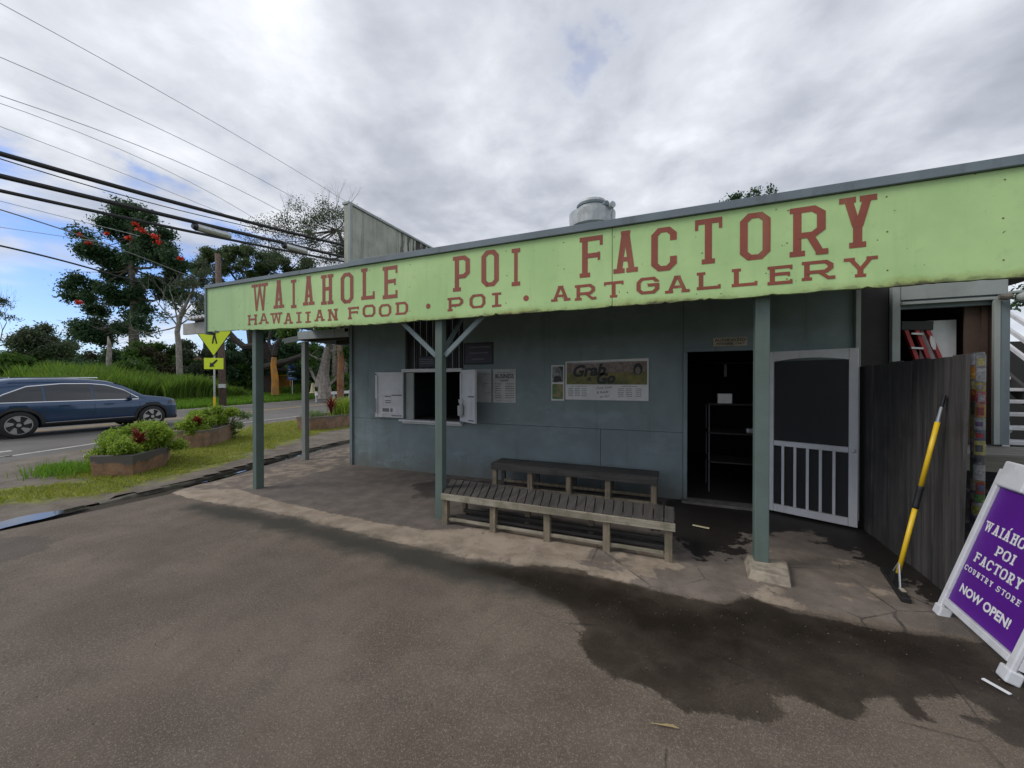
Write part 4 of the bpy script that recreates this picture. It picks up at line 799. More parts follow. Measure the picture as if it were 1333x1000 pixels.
# ------------------------------------------------------------------ benches
def plank_quad(a, b, c, d, z0, z1): return MB().hexa([(*a, z0), (*b, z0), (*c, z0), (*d, z0)], [(*a, z1), (*b, z1), (*c, z1), (*d, z1)])
BF = thing('low_bench', 'long low bench of crosswise grey slats in front of the post', 'bench', (-1.2, 3.9, 0))
FL, FR, BR, BL = Vector((-2.36, 3.64)), Vector((.0, 3.64)), Vector((.0, 4.09)), Vector((-2.60, 4.20))
NS = 27
for i in range(NS):
    u0, u1 = (i + .05) / NS, (i + .93) / NS; a, b = FL.lerp(FR, u0), FL.lerp(FR, u1); d, c = BL.lerp(BR, u0), BL.lerp(BR, u1); dz_ = random.uniform(-.003, .004); k = random.uniform(-.012, .008)
    plank_quad((a.x, a.y + k + .008), (b.x, b.y + k + .008), tuple(c), tuple(d), .348 + dz_, .378 + dz_).build('slat', M['slat'], BF, bev=.003)
MB().box(-2.37, .005, 3.615, 3.642, .305, .372).build('apron', M['frontwood'], BF, bev=.004)
MB().bar((-2.58, 4.15, .31), (0, 4.05, .31), .03, .07).build('rear_apron', M['legwood'], BF)
for x in (-2.34, -1.755, -1.165, -.585, -.05): MB().box(x - .032, x + .032, 3.646, 3.71, 0.01, .345).build('leg', M['legwood'], BF, bev=.004)
for x in (-2.30, -1.50, -.80, -.05): MB().box(x - .03, x + .03, 4.0, 4.05, 0.01, .345).build('leg', M['legwood'], BF, bev=.004)
MB().box(-2.30, -.09, 3.665, 3.69, .07, .10).build('stretcher', M['frontwood'], BF, bev=.003); MB().box(-2.28, -.09, 3.96, 3.99, .07, .11).build('stretcher', M['slatx'], BF, bev=.003)
MB().box(-2.28, -.09, 3.80, 3.83, .07, .10).build('stretcher', M['slatx'], BF, bev=.003)
BB = thing('wall_bench', 'shorter dark bench of long planks standing against the teal wall', 'bench', (-1.35, 5.3, 0))
for i in range(4):
    y0_ = 5.09 + i * .098; MB().hexa([(-2.47, y0_, .385), (-.19, y0_, .385), (-.19, y0_ + .09, .385), (-2.47, y0_ + .09, .385)], [(-2.47, y0_, .42), (-.19, y0_, .42), (-.19, y0_ + .09, .42), (-2.47, y0_ + .09, .42)]).build('plank', M['slatx'], BB, bev=.003)
MB().box(-2.46, -.20, 5.06, 5.086, .33, .405).build('apron', M['slatx'], BB, bev=.003)
for x in (-2.42, -1.87, -1.32, -.80, -.24):
    MB().box(x - .035, x + .035, 5.09, 5.15, .02, .38).build('leg', M['legwood'], BB, bev=.004); MB().box(x - .03, x + .03, 5.40, 5.45, .02, .38).build('leg', M['slatx'], BB, bev=.004)
MB().box(-2.38, -.28, 5.36, 5.39, .09, .13).build('stretcher', M['legwood'], BB, bev=.003); MB().box(-2.38, -.28, 5.16, 5.18, .05, .09).build('stretcher', M['legwood'], BB, bev=.003)

# ------------------------------------------------------------------ fence, annex, right side
FN = thing('board_fence', 'dark weathered fence of upright boards between the store and sign', 'fence', (1.87, 4.6, 0))
yb0 = 5.42; ws = [.17, .15, .19, .14, .18, .16, .20, .14, .17, .15]; y_ = yb0
for i, wv in enumerate(ws):
    if y_ < 3.80: break
    y1_ = y_ - wv + .008; zt_ = 1.78 + random.uniform(-.015, .012); xo = random.uniform(-.006, .006); ln = (yb0 - y_) * .05 - .01; ln1 = (yb0 - y1_) * .05 - .01
    xb_ = 1.87 + xo
    MB().hexa([(xb_, y1_, .01), (xb_ + .022, y1_, .01), (xb_ + .022, y_, .01), (xb_, y_, .01)], [(xb_, y1_ - ln1, zt_), (xb_ + .022, y1_ - ln1, zt_), (xb_ + .022, y_ - ln, zt_), (xb_, y_ - ln, zt_)]).build('board', M['fence'], FN, bev=.003)
    y_ -= wv
for z in (.35, 1.45): MB().box(1.905, 1.95, 3.95, 5.4, z, z + .09).build('rail', M['fence'], FN)
# annex opening at the end of the porch
AX = thing('annex', 'open sided storage annex with pale timber frame at right end of store', 'building', (2.7, 5.65, 0))
MB().box(2.23, 2.30, 5.63, 5.70, .0, 2.66).build('frame_post', M['trim'], AX, bev=.004)
MB().box(2.303, 3.135, 5.62, 5.70, 2.50, 2.655).build('header', M['trim'], AX, bev=.004)
MB().box(2.303, 3.08, 5.60, 5.64, 2.445, 2.475).build('header_strip', M['trim'], AX, bev=.003); MB().box(2.303, 3.08, 5.645, 5.70, 2.40, 2.496).build('header_strip', M['cap'], AX, bev=.003)
MB().box(3.015, 3.06, 5.58, 5.62, .955, 2.44).build('frame_post', M['trim'], AX, bev=.003); MB().box(2.86, 3.13, 5.72, 5.74, .94, 2.64).build('side_panel', M['brownwall'], AX); MB().box(3.063, 3.135, 5.59, 5.70, .955, 2.497).build('frame_post', M['cap'], AX, bev=.004)
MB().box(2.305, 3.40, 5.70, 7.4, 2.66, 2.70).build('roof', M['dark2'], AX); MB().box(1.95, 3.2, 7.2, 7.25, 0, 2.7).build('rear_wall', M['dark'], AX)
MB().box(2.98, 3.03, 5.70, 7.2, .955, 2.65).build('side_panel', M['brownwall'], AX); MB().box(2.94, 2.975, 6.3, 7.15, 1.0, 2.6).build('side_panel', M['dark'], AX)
for i in range(5): MB().box(2.20, 3.35, 4.95 + i * .14, 5.08 + i * .14, .90, .935).build('deck_plank', M['deckwood'], AX, bev=.004)
MB().box(2.2, 3.35, 4.93, 4.948, .78, .93).build('deck_edge', M['deckwood'], AX, bev=.003)
for x in (2.26, 3.25): MB().box(x - .04, x + .04, 4.96, 5.04, 0, .895).build('deck_post', M['dark2'], AX)
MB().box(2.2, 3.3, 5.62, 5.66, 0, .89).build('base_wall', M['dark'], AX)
MB().tube([(3.02, 5.53, 2.46), (3.07, 5.52, 2.45), (3.10, 5.53, 2.46)], .03, 8).build('pipe_clamp', M['bark'], AX); MB().lathe([(.01, -.05), (.045, -.03), (.05, 0), (.045, .03), (.01, .05)], (3.19, 5.52, 2.44), 12).build('lamp_bulb', M['trim'], AX, smooth=True)
MB().bar((3.1, 5.55, 2.50), (3.35, 5.55, 2.515), .02, .02).build('conduit', M['trim'], AX)
tag(MB().box(1.95, 2.225, 5.705, 5.75, 0, 2.99).build('gap_filler', M['dark2']), 'dark narrow sheet added to fill the gap between the store and annex', 'wall')  # added sheet: stands for the dark gap and keeps the sky from showing through
LD = thing('step_ladder', 'folded red stepladder leaning inside the annex opening', 'ladder', (2.55, 5.8, .95))
for dx_ in (0, .10, .20):
    MB().bar((2.42 + dx_ + .12, 5.79, 1.72), (2.40 + dx_ * .9, 5.79, 2.20), .035, .055, up=(0, 1, 0)).build('rail', M['ladderred'], LD, bev=.003)
MB().bar((2.36, 5.78, 2.235), (2.63, 5.78, 2.22), .10, .05, up=(0, 1, 0)).build('top_cap', M['black'], LD, bev=.004)
for z in (1.80, 1.98, 2.14): MB().bar((2.44, 5.765, z), (2.54, 5.765, z - .01), .05, .02).build('step', M['steel'], LD)
ov = MB(); ov.add([(2.625 + .022 * math.cos(a) - .03 * math.sin(a) * .5, 5.755, 2.03 + .08 * math.sin(a)) for a in np.linspace(0, 2 * math.pi, 15)[:-1]], [tuple(range(14))]); ov.build('sticker', M['paper'], LD)
WP = thing('plastic_sheet', 'white plastic sheet leaning behind the red ladder in the annex', 'sheet', (2.95, 6.4, 1.0)); MB().box(2.56, 2.86, 5.85, 5.87, .96, 2.285).build('sheet', M['plastic'], WP)
tg = MB(); tg.tube([(2.55, 5.9, 1.70), (2.7, 5.88, 1.80), (2.85, 5.9, 1.83), (2.95, 5.9, 1.80)], .02, 8); tag(tg.build('hose', M['black'], smooth=True), 'black hose curved over the bottom of the annex opening', 'hose')
# sticker pole
SP = thing('sticker_pole', 'slim post covered in colourful stickers behind the fence end', 'pole', (2.09, 4.02, 0))
MB().lathe([(.036, 0), (.036, 1.80), (.030, 1.82)], (2.087, 4.02, 0), 18).build('post', simple('dull_grey_pole', (.10, .10, .11), .5), SP, smooth=True)
sc = [(.35, .36, .38), (.55, .56, .6), (.62, .42, .04), (.55, .03, .05), (.65, .28, .03), (.5, .5, .55), (.10, .16, .30), (.66, .6, .2), (.12, .12, .14), (.5, .5, .52), (.38, .05, .04), (.10, .28, .06), (.45, .45, .48), (.06, .07, .10), (.5, .5, .5), (.2, .1, .3), (.5, .5, .1)]
sc = [tuple(x * .45 for x in c_) for c_ in sc]; z = 1.80; i = 0
def arc(a0, a1, z0, z1, r_, n=8):
    mb = MB(); V = []
    for k in range(n + 1):
        a_ = a0 + (a1 - a0) * k / n; V += [(2.087 + r_ * math.cos(a_), 4.02 + r_ * math.sin(a_), z0), (2.087 + r_ * math.cos(a_), 4.02 + r_ * math.sin(a_), z1)]
    return mb.add(V, [(2 * k, 2 * k + 2, 2 * k + 3, 2 * k + 1) for k in range(n)])
while z > .35:
    hh = random.uniform(.05, .12); A0 = R(-150 + random.uniform(-20, 25)); cm = simple('sticker_print', sc[i % len(sc)], .4, var=.4, scale=45, dirt=sc[(i * 5 + 3) % len(sc)], dirt_amt=.9)
    arc(A0, A0 + R(random.uniform(85, 125)), z - hh, z - .006, .0372).build('sticker', cm, SP, smooth=True)
    arc(A0 - R(75), A0 - R(5), z - hh * .8, z + .008, .0378).build('sticker', simple('sticker_print', sc[(i * 3 + 1) % len(sc)], .4, var=.4, scale=45, dirt=sc[(i * 7) % len(sc)], dirt_amt=.9), SP, smooth=True)
    q_ = random.uniform(.2, .4); arc(A0 + R(12), A0 + R(70), z - hh * (.5 + q_), z - hh * (.5 - q_ * .6), .0384).build('sticker_mark', simple('sticker_ink', sc[(i * 5 + 7) % len(sc)], .4, var=.5, scale=60), SP, smooth=True)
    z -= hh; i += 1
tag(MB().box(2.0, 2.04, 4.3, 4.55, 0, .88).build('red_board', M['redthing'], bev=.01), 'dull red board standing behind the end of the dark fence', 'board')
CL = thing('storage_shelf', 'dark cluttered shelf under the annex deck', 'shelf', (2.7, 5.1, 0))
for z in (.25, .55): MB().box(2.3, 3.2, 5.1, 5.5, z, z + .03).build('shelf', M['dark2'], CL)
# broom
BRM = thing('push_squeegee', 'yellow handled floor squeegee leaning against the dark board fence', 'squeegee', (1.57, 3.90, 0))
a = Vector((1.585, 3.92, .06)); b = Vector((1.845, 3.90, 1.50)); 
MB().tube([a, a.lerp(b, .40)], .0155, 12).build('handle', M['yellow'], BRM, smooth=True); MB().tube([a.lerp(b, .52), a.lerp(b, .86)], .0155, 12).build('handle', M['yellow'], BRM, smooth=True)
MB().tube([a.lerp(b, .40), a.lerp(b, .405), a.lerp(b, .42), a.lerp(b, .50), a.lerp(b, .515), a.lerp(b, .52)], [.019, .022, .019, .019, .022, .019], 12).build('grip', M['black'], BRM, smooth=True)
MB().tube([a.lerp(b, .86), a.lerp(b, .90), a.lerp(b, .94)], [.013, .010, .010], 10).build('tip', M['steel'], BRM); MB().tube([a.lerp(b, .94), a.lerp(b, 1.0)], .012, 10).build('tip', M['black'], BRM)
MB().bar((1.62, 4.20, .03), (1.53, 3.64, .03), .05, .045).build('head', M['black'], BRM, bev=.006); MB().bar((1.60, 4.21, .012), (1.51, 3.65, .012), .012, .024).build('blade', M['rubber'], BRM)
MB().bar((1.575, 3.92, .04), (1.59, 3.92, .12), .05, .06).build('socket', M['black'], BRM, bev=.005); MB().box(1.545, 1.57, 3.74, 3.79, .053, .060).build('label', M['tan'], BRM)
MB().tube([(1.585, 4.02, .04), (1.60, 3.92, .20)], .007, 6).build('strut', M['steel'], BRM); MB().tube([(1.56, 3.80, .04), (1.60, 3.92, .20)], .007, 6).build('strut', M['steel'], BRM)

# sandwich board
SB = thing('sandwich_board', 'white plastic sandwich board with purple country store poster', 'sign', (1.9, 3.25, 0))
O = Vector((1.685, 3.60, .03)); ex = Vector((-.035, -.70, 0)).normalized(); up_ = Vector((.315, 0, 1.0)).normalized(); nr = ex.cross(up_)
def sq(x0, x1, z0, z1, y0, y1, O=O, ex=ex, up_=up_, nr=nr):
    q = lambda x, y, z: O + ex * x + nr * y + up_ * z
    return MB().hexa([q(x0, y1, z0), q(x1, y1, z0), q(x1, y0, z0), q(x0, y0, z0)], [q(x0, y1, z1), q(x1, y1, z1), q(x1, y0, z1), q(x0, y0, z1)])
BW, BH = .70, 1.10
sq(.0, BW, .055, BH - .05, -.02, 0).build('face', M['plastic'], SB)
sq(0, .042, 0, BH - .06, .001, .026).build('frame', M['plastic'], SB, bev=.006); sq(BW - .042, BW, 0, BH - .06, .001, .026).build('frame', M['plastic'], SB, bev=.006)
sq(.044, BW - .044, .06, .105, .001, .026).build('frame', M['plastic'], SB, bev=.006); 
for x0, x1 in ((0.03, .26), (.44, BW - .03)): sq(x0, x1, BH - .17, BH, .001, .032).build('handle_block', M['plastic'], SB, bev=.012)
sq(.262, .438, BH - .05, BH, .001, .032).build('handle', M['plastic'], SB, bev=.01); sq(.262, .438, BH - .17, BH - .10, .001, .028).build('handle_block', M['plastic'], SB, bev=.01)
for x0, x1 in ((-.008, .07), (BW - .07, BW + .008)): sq(x0, x1, -.03, .04, -.03, .032).build('foot', M['plastic'], SB, bev=.008)
pn = sq(.045, BW - .045, .108, BH - .175, .002, .006).build('poster', M['purple'], SB)
up2 = Vector((-.315, 0, 1.0)).normalized(); O2 = Vector((2.35, 3.60, .03)); sq(0, BW, .0, BH - .05, -.02, 0, O2, ex, up2, ex.cross(up2)).build('rear_leaf', M['plastic'], SB, bev=.006)
def row(s_, zc, h_, wtot, sp=.16, bold=.20, cx0=.31):
    wid = {'I': .5, 'W': 1.35, 'Á': 1.0, '!': .4, ' ': .55}; tw = sum(wid.get(c_, 1) for c_ in s_) + sp * (len(s_) - 1); u = wtot / tw; x = cx0 - wtot / 2
    for c_ in s_:
        cw = wid.get(c_, 1) * u
        if c_ != ' ':
            mb = MB(); put_glyph(mb, 'A' if c_ == 'Á' else c_, x, cw, h_, u * bold * 1.25, h_ * .16, O + up_ * zc + nr * .006, ex, up_, .0008, e=(cw - u * bold * 1.25) / 2 if c_ == 'I' else u * .10)
            if c_ == 'Á': put2d(mb, [(x + cw * .45, h_ * 1.08), (x + cw * .62, h_ * 1.08), (x + cw * .85, h_ * 1.32), (x + cw * .6, h_ * 1.32)], [(0, 1, 2, 3)], O + up_ * zc + nr * .006, ex, up_, .001)
            mb.build('letter', M['whiteink'], pn)
        x += cw + u * sp
row('WAIÁHOLE', .628, .066, .47, cx0=.30); row('POI', .520, .062, .16, cx0=.315); row('FACTORY', .418, .064, .41, cx0=.305); row('COUNTRY STORE', .340, .034, .49, .34, cx0=.305)
vs, fs = textmesh('NOW OPEN!', .078, .0028, 0, 'CENTER', 1.0); mb = MB(); put2d(mb, vs, fs, O + ex * .325 + up_ * .222 + nr * .006, ex, up_, .001); mb.build('lettering', M['whiteink'], pn)
# litter
tag(MB().bar((1.52, 2.88, .012), (1.575, 2.79, .012), .018, .005).build('paper_strip', M['whiteink']), 'white paper strip lying on damp asphalt by the sandwich board', 'litter')
tag(MB().bar((.18, 4.66, .036), (.34, 4.62, .036), .03, .006).build('flattened_cup', M['cream']), 'pale scrap lying on the wet paving near the kitchen step', 'litter')
tg = MB();
for k in range(3): tg.tube([(-.10 + k * .02, 1.905 + k * .004, .014), (-.03, 1.915 + k * .005, .016), (.02 - k * .01, 1.925 + k * .004, .014)], .0016, 5)
tag(tg.build('straw_twig', simple('dry_straw', (.45, .34, .16), .8)), 'dry straw twig lying on the open asphalt', 'twig')
rk = MB().lathe([(.03, 0), (.13, .02), (.12, .06), (.05, .085)], (0, 0, 0), 9); o = rk.build('white_stone', simple('white_stone', (.6, .6, .58), .8), bev=.01); o.location = (-11.2, 4.05, .03); o.scale = (1.5, .9, .8); tag(o, 'flat white stone beside the nearest planter', 'stone')

# ------------------------------------------------------------------ roof vent
VT = thing('roof_exhaust_fan', 'round pale metal exhaust fan on the roof behind sign board', 'vent', (-1.42, 7.2, 3.0))
c0 = (-1.42, 7.2, 0); MB().lathe([(.30, 3.0), (.30, 4.40), (.41, 4.43), (.42, 4.68), (.395, 4.685), (.39, 4.55)], c0, 32).build('shroud', M['galv'], VT, smooth=False)
MB().lathe([(.27, 4.50), (.27, 4.80), (.275, 4.84), (.25, 4.90), (.14, 4.925), (.02, 4.93)], c0, 32).build('motor_dome', M['galv'], VT)
MB().lathe([(.276, 4.79), (.285, 4.80), (.285, 4.84), (.276, 4.85)], c0, 32).build('band', M['cap'], VT)
MB().tube([(-1.18, 6.98, 4.72), (-1.10, 6.90, 4.72)], .045, 12).build('port', M['cap'], VT); MB().tube([(-1.06, 6.98, 4.69), (-1.0, 6.92, 4.69)], .055, 12).build('junction_box', M['galv'], VT)
MB().tube([(-1.0, 6.95, 4.66), (-1.03, 6.9, 4.52), (-1.0, 6.9, 4.3)], .012, 6).build('cable', M['cap'], VT)
HB = thing('hanging_board', 'pale weathered board with corrugated strip past left end of green sign', 'board', (-8.0, 4.3, 2.47))
MB().box(-8.43, -7.42, 4.28, 4.32, 2.47, 2.675).build('board', simple('pale_weathered_board', (.36, .35, .33), .8, dirt=(.2, .22, .2), dirt_amt=.7), HB, bev=.004)
cr = MB(); xs = np.linspace(-8.18, -7.42, 40)
V = [(x, y, 2.745 + .02 * math.sin((x + 8.2) * 62) + (x + 8.2) * .03) for y in (4.18, 4.5) for x in xs]; cr.add(V, [(i, i + 1, i + 41, i + 40) for i in range(39)]); cro = cr.build('corrugated_strip', M['white'], HB); cro.modifiers.new('thickness', 'SOLIDIFY').thickness = .02
MB().box(-8.1, -7.42, 4.3, 4.5, 2.68, 2.715).build('backing', M['dark2'], HB)
MB().bar((-7.45, 4.33, 2.60), (-6.69, 4.4, 2.75), .05, .05).build('arm', M['dark2'], HB)

# ------------------------------------------------------------------ planters
def planter(label, pts, h_, mat, zb=.03, grp='concrete planters on the grass verge'):
    A = [Vector(p) for p in pts]; c_ = sum(A, Vector((0, 0))) / len(A); tg = thing('planter', label, 'planter', (c_.x, c_.y, zb), grp); n = len(A)
    def ring(k, z): return [(*(c_ + (p - c_) * k), z) for p in A]
    V = ring(.93, zb - .03) + ring(1.0, zb + h_) + ring(.90, zb + h_) + ring(.86, zb + .1); F = [tuple(reversed(range(n)))]
    for k in range(3): F += [(k * n + i, k * n + (i + 1) % n, (k + 1) * n + (i + 1) % n, (k + 1) * n + i) for i in range(n)]
    F.append(tuple(3 * n + i for i in range(n))); MB().add(V, F).build('trough', mat, tg, bev=.012)
    MB().add(ring(.885, zb + h_ - .06), [tuple(range(n))]).build('soil', M['soil'], tg); return c_, A
def capsule(a, b, r, k=5, chamf=.5):
    a = Vector(a); b = Vector(b); d = (b - a).normalized(); n = Vector((-d.y, d.x)); r1 = r * chamf
    return [a - d * 0 + n * r * -.55 - d * 0, a + n * -r + d * r1, b + n * -r - d * r1, b - n * r * .55, b + n * r * .55, b + n * r - d * r1, a + n * r + d * r1, a + n * r * .55]
planter('nearest planter, octagonal concrete trough with dark rim and rusty sides, leafy green shrub in it', [(-8.77,3.14),(-8.22,3.46),(-8.62,4.1),(-9.42,4.58),(-9.95,4.75),(-10.08,4.45),(-9.7,3.85),(-9.15,3.30)], .36, M['planter_a'])
planter('middle planter, brown stained concrete trough with leafy shrub and red plants', [(-10.75,5.32),(-10.25,5.58),(-10.5,6.1),(-11.22,6.88),(-11.75,7.1),(-12.05,6.8),(-11.85,6.0),(-11.35,5.35)], .42, M['planter_b'])
planter('farthest planter by the store corner, brown concrete trough with grassy plants', [(-10.7,8.85),(-10.45,9.3),(-10.6,10.6),(-10.8,11.1),(-11.45,11.1),(-11.75,10.6),(-11.6,9.3),(-11.3,8.85)], .44, M['planter_b'])

# ------------------------------------------------------------------ foliage tools
def quads(C, size, asp=.5, up=0.0):
    n = len(C); a = rng.normal(size=(n, 3)); a[:, 2] = a[:, 2] * (1 - up) ; a /= np.linalg.norm(a, axis=1)[:, None]; b = rng.normal(size=(n, 3)); b -= a * (a * b).sum(1)[:, None]; b /= np.linalg.norm(b, axis=1)[:, None]
    s_ = size * rng.uniform(.6, 1.3, n)[:, None]; a = a * s_; b = b * s_ * asp
    V = np.stack([C - a, C - b * .9 + a * .1, C + a, C + b * .9 + a * .1], 1).reshape(-1, 3); return V, np.arange(4 * n).reshape(-1, 4)
def crown_pts(blobs, dens, clump=.35, gap=0.0):
    out = []
    for (x, y, z, rx, ry, rz) in blobs:
        vol = rx * ry * rz; nc = max(3, int(7 * (vol ** (2 / 3)) / clump ** 2 * .09)); n = int(dens * vol ** (2 / 3))
        d = rng.normal(size=(nc, 3)); d /= np.linalg.norm(d, axis=1)[:, None]; cen = d * (rng.uniform(.25, 1, nc) ** .5)[:, None] * np.array([rx, ry, rz]) + np.array([x, y, z])
        k = rng.integers(0, nc, n); p = cen[k] + rng.normal(size=(n, 3)) * clump * .5 * np.array([1, 1, .8]); out.append(p)
    return np.concatenate(out)
def leaves(name, C, size, mat, parent, asp=.5):
    V, F = quads(C, size, asp); return link(name, np_mesh(name, V, F), mat, parent)
def branchy(mb, p, d, L_, r, depth, spread=.5, up=.15, nseg=3, sides=5, ends=None, shrink=.68):
    pts = [Vector(p)]; rr = [r]; dd = Vector(d).normalized()
    for i in range(nseg):
        dd = (dd + Vector((random.gauss(0, .12), random.gauss(0, .12), random.gauss(0, .08) + up * .1))).normalized(); pts.append(pts[-1] + dd * L_ / nseg); rr.append(r * (1 - .38 * (i + 1) / nseg))
    mb.tube(pts, rr, sides, cap=False)
    if depth == 0:
        if ends is not None: ends.append(pts[-1])
        return
    for k in range(random.choice((2, 3)) if depth > 1 else 3):
        nd = (dd + Vector((random.gauss(0, spread), random.gauss(0, spread), random.gauss(0, spread * .6) + up))).normalized()
        branchy(mb, pts[random.choice((-1, -1, -2))], nd, L_ * random.uniform(.6, .85), rr[-1] * shrink, depth - 1, spread, up, nseg, max(3, sides - 1), ends, shrink)
fC = (math.cos(R(22.8)), math.sin(R(22.8)))
def at(u, v, d):
    """a spot in the landscape: bearing u, height v as measured on the photograph, d metres off"""
    x = (u - 666.5) / 505; return Vector((d * (x * fC[0] - fC[1]), d * (x * fC[1] + fC[0]), 1.6 + (497 - v) / 505 * d))
def ground_of(p): return float(bankz(np.array([p.x]), np.array([p.y]))[0])

# shrubs in the planters
def shrub(label, base, blobs, n, size, mat, grp=None, name='leafy_shrub', stems=14):
    tg = thing(name, label, 'shrub', base, grp); mb = MB()
    for k in range(stems):
        b_ = random.choice(blobs); e_ = Vector((b_[0] + random.uniform(-1, 1) * b_[3] * .7, b_[1] + random.uniform(-1, 1) * b_[4] * .7, b_[2] + random.uniform(0, .8) * b_[5])); s_ = Vector((e_.x * .5 + base[0] * .5, e_.y * .5 + base[1] * .5, base[2]))
        mb.tube([s_, s_.lerp(e_, .5) + Vector((0, 0, .04)), e_], [.012, .009, .004], 4, cap=False)
    tag(mb.build('stems', M['bark'], tg), kind='stuff'); C = crown_pts(blobs, n, .12); leaves('leaves', C, size, mat, tg, .55); return tg
shrub('bright green leafy shrub spilling over the nearest planter', (-9.2, 4.0, .35), [(-8.75,3.6,.50,.40,.40,.18),(-9.0,3.9,.60,.44,.42,.20),(-9.4,4.3,.62,.44,.38,.20),(-9.65,4.40,.56,.34,.32,.20),(-8.72,3.36,.44,.26,.22,.14),(-8.46,3.62,.44,.22,.24,.14),(-8.95,3.45,.48,.3,.25,.16),(-9.0,4.3,.46,.3,.26,.16),(-9.2,3.7,.50,.6,.4,.16),(-9.55,3.9,.60,.45,.4,.2)], 60000, .024, M['shrub'])
shrub('green and yellowish shrub in the middle planter', (-11.2, 6.2, .42), [(-10.75,5.85,.62,.42,.42,.20),(-11.15,6.35,.72,.45,.5,.22),(-11.5,6.75,.66,.38,.36,.24),(-10.65,5.6,.50,.3,.3,.16),(-11.5,6.1,.62,.4,.4,.2)], 48000, .028, M['shrub'])
shrub('pale weedy shrub trailing at the back of the middle planter', (-11.6, 6.9, .40), [(-11.3,6.95,.50,.3,.3,.28),(-11.1,6.8,.30,.2,.2,.25)], 7000, .04, M['shrub_pale'])
def ti(label, p, n, h_, mat, grp):
    tg = thing('red_leaf_plant', label, 'plant', p, grp); mb = MB(); P0 = Vector(p)
    for k in range(n):
        a_ = random.uniform(0, 6.28); l_ = random.uniform(.5, 1) * h_; d_ = Vector((math.cos(a_), math.sin(a_), random.uniform(1.0, 3))).normalized(); s_ = d_.cross(Vector((0, 0, 1))).normalized() * .03; b0 = P0 + Vector((0, 0, random.uniform(0, .5) * h_)); m1_ = b0 + d_ * l_ * .5; t1 = m1_ + (d_ + Vector((0, 0, -.5))).normalized() * l_ * .5
        mb.add([b0 - s_ * .4, b0 + s_ * .4, m1_ + s_, m1_ - s_, t1], [(0, 1, 2, 3), (3, 2, 4)])
    mb.build('leaves', mat, tg); MB().tube([P0 - Vector((0, 0, .1)), P0 + Vector((0, 0, h_ * .6))], .012, 5).build('stem', M['bark'], tg)
G1 = 'red leaved plants in the planters'
ti('dark red leaved plant at front of the nearest planter', (-8.62, 3.72, .44), 60, .30, M['redleaf'], G1); ti('second small reddish plant beside it toward right end of the nearest planter', (-8.72, 4.05, .42), 50, .24, M['redleaf'], G1)
ti('red leaved plant at front of the middle planter', (-10.55, 5.62, .46), 70, .30, M['redleaf'], G1); ti('tall thin red plant standing in the farthest planter', (-10.9, 9.9, .44), 40, .60, M['redleaf'], G1)
tg = thing('grassy_clump', 'upright tuft of green strap leaves in the farthest planter', 'plant', (-11.0, 10.6, .42)); Q = np.column_stack([rng.normal(-11.0, .16, 500), rng.normal(10.55, .22, 500)]); o = blades('leaves', Q, np.full(500, .38), .62, .03, .45, M['shrub']); o.parent = tg; o.matrix_parent_inverse = Matrix.Translation(-Vector(tg.location)); del o['kind']
tg = thing('grassy_clump', 'small pale weed tuft at near end of the farthest planter', 'plant', (-11.0, 9.3, .42)); Q = np.column_stack([rng.normal(-11.0, .14, 160), rng.normal(9.3, .16, 160)]); o = blades('leaves', Q, np.full(160, .38), .30, .03, .6, M['shrub_pale']); o.parent = tg; o.matrix_parent_inverse = Matrix.Translation(-Vector(tg.location)); del o['kind']
tg = thing('grass_tuft', 'green grass tuft growing against the nearest planter', 'grass tuft', (-9.55, 3.1, .03)); Q = np.column_stack([rng.normal(-9.75, .3, 900), rng.normal(3.25, .22, 900)]); o = blades('leaves', Q, np.full(900, .03), .16, .015, .6, M['turf_far']); o.parent = tg; o.matrix_parent_inverse = Matrix.Translation(-Vector(tg.location)); del o['kind']

# ------------------------------------------------------------------ trees
def tree(name, label, base, trunk, blobs, n, size, leaf, bark, clump=.6, grp=None, limbs=True, extra=None, asp=.5):
    tg = thing(name, label, 'tree', base, grp); mb = MB(); mb.tube([t_[0] for t_ in trunk], [t_[1] for t_ in trunk], 9, cap=False); tp = trunk[-1][0]
    if limbs:
        for b_ in blobs:
            c_ = Vector(b_[:3]); k = min(range(len(trunk)), key=lambda i: (trunk[i][0] - c_).length if i else 1e9); s_ = trunk[k][0]; m_ = s_.lerp(c_, .5) + Vector((random.uniform(-.2, .2), random.uniform(-.2, .2), -.08 * (c_ - s_).length)); r_ = trunk[k][1] * .5
            mb.tube([s_, m_, c_], [r_, r_ * .6, r_ * .25], 6, cap=False)
            for q in range(3):
                e_ = c_ + Vector((random.uniform(-1, 1) * b_[3], random.uniform(-1, 1) * b_[4], random.uniform(-.2, .9) * b_[5])); mb.tube([m_.lerp(c_, .7), e_], [r_ * .3, r_ * .08], 4, cap=False)
    if extra: extra(mb)
    mb.build('trunk', bark, tg)
    if n: leaves('crown', crown_pts(blobs, n, clump), size, leaf, tg, asp)
    return tg
D = 34
def bl(u, v, d, ru, rv, k=1.0):
    rv *= 1.3
    p = at(u, v, d); s_ = d / 505; return (p.x, p.y, p.z, ru * s_, ru * s_ * k, rv * s_)
def tk(lst, d):
    return [(at(u, v, d), r_) for u, v, r_ in lst]
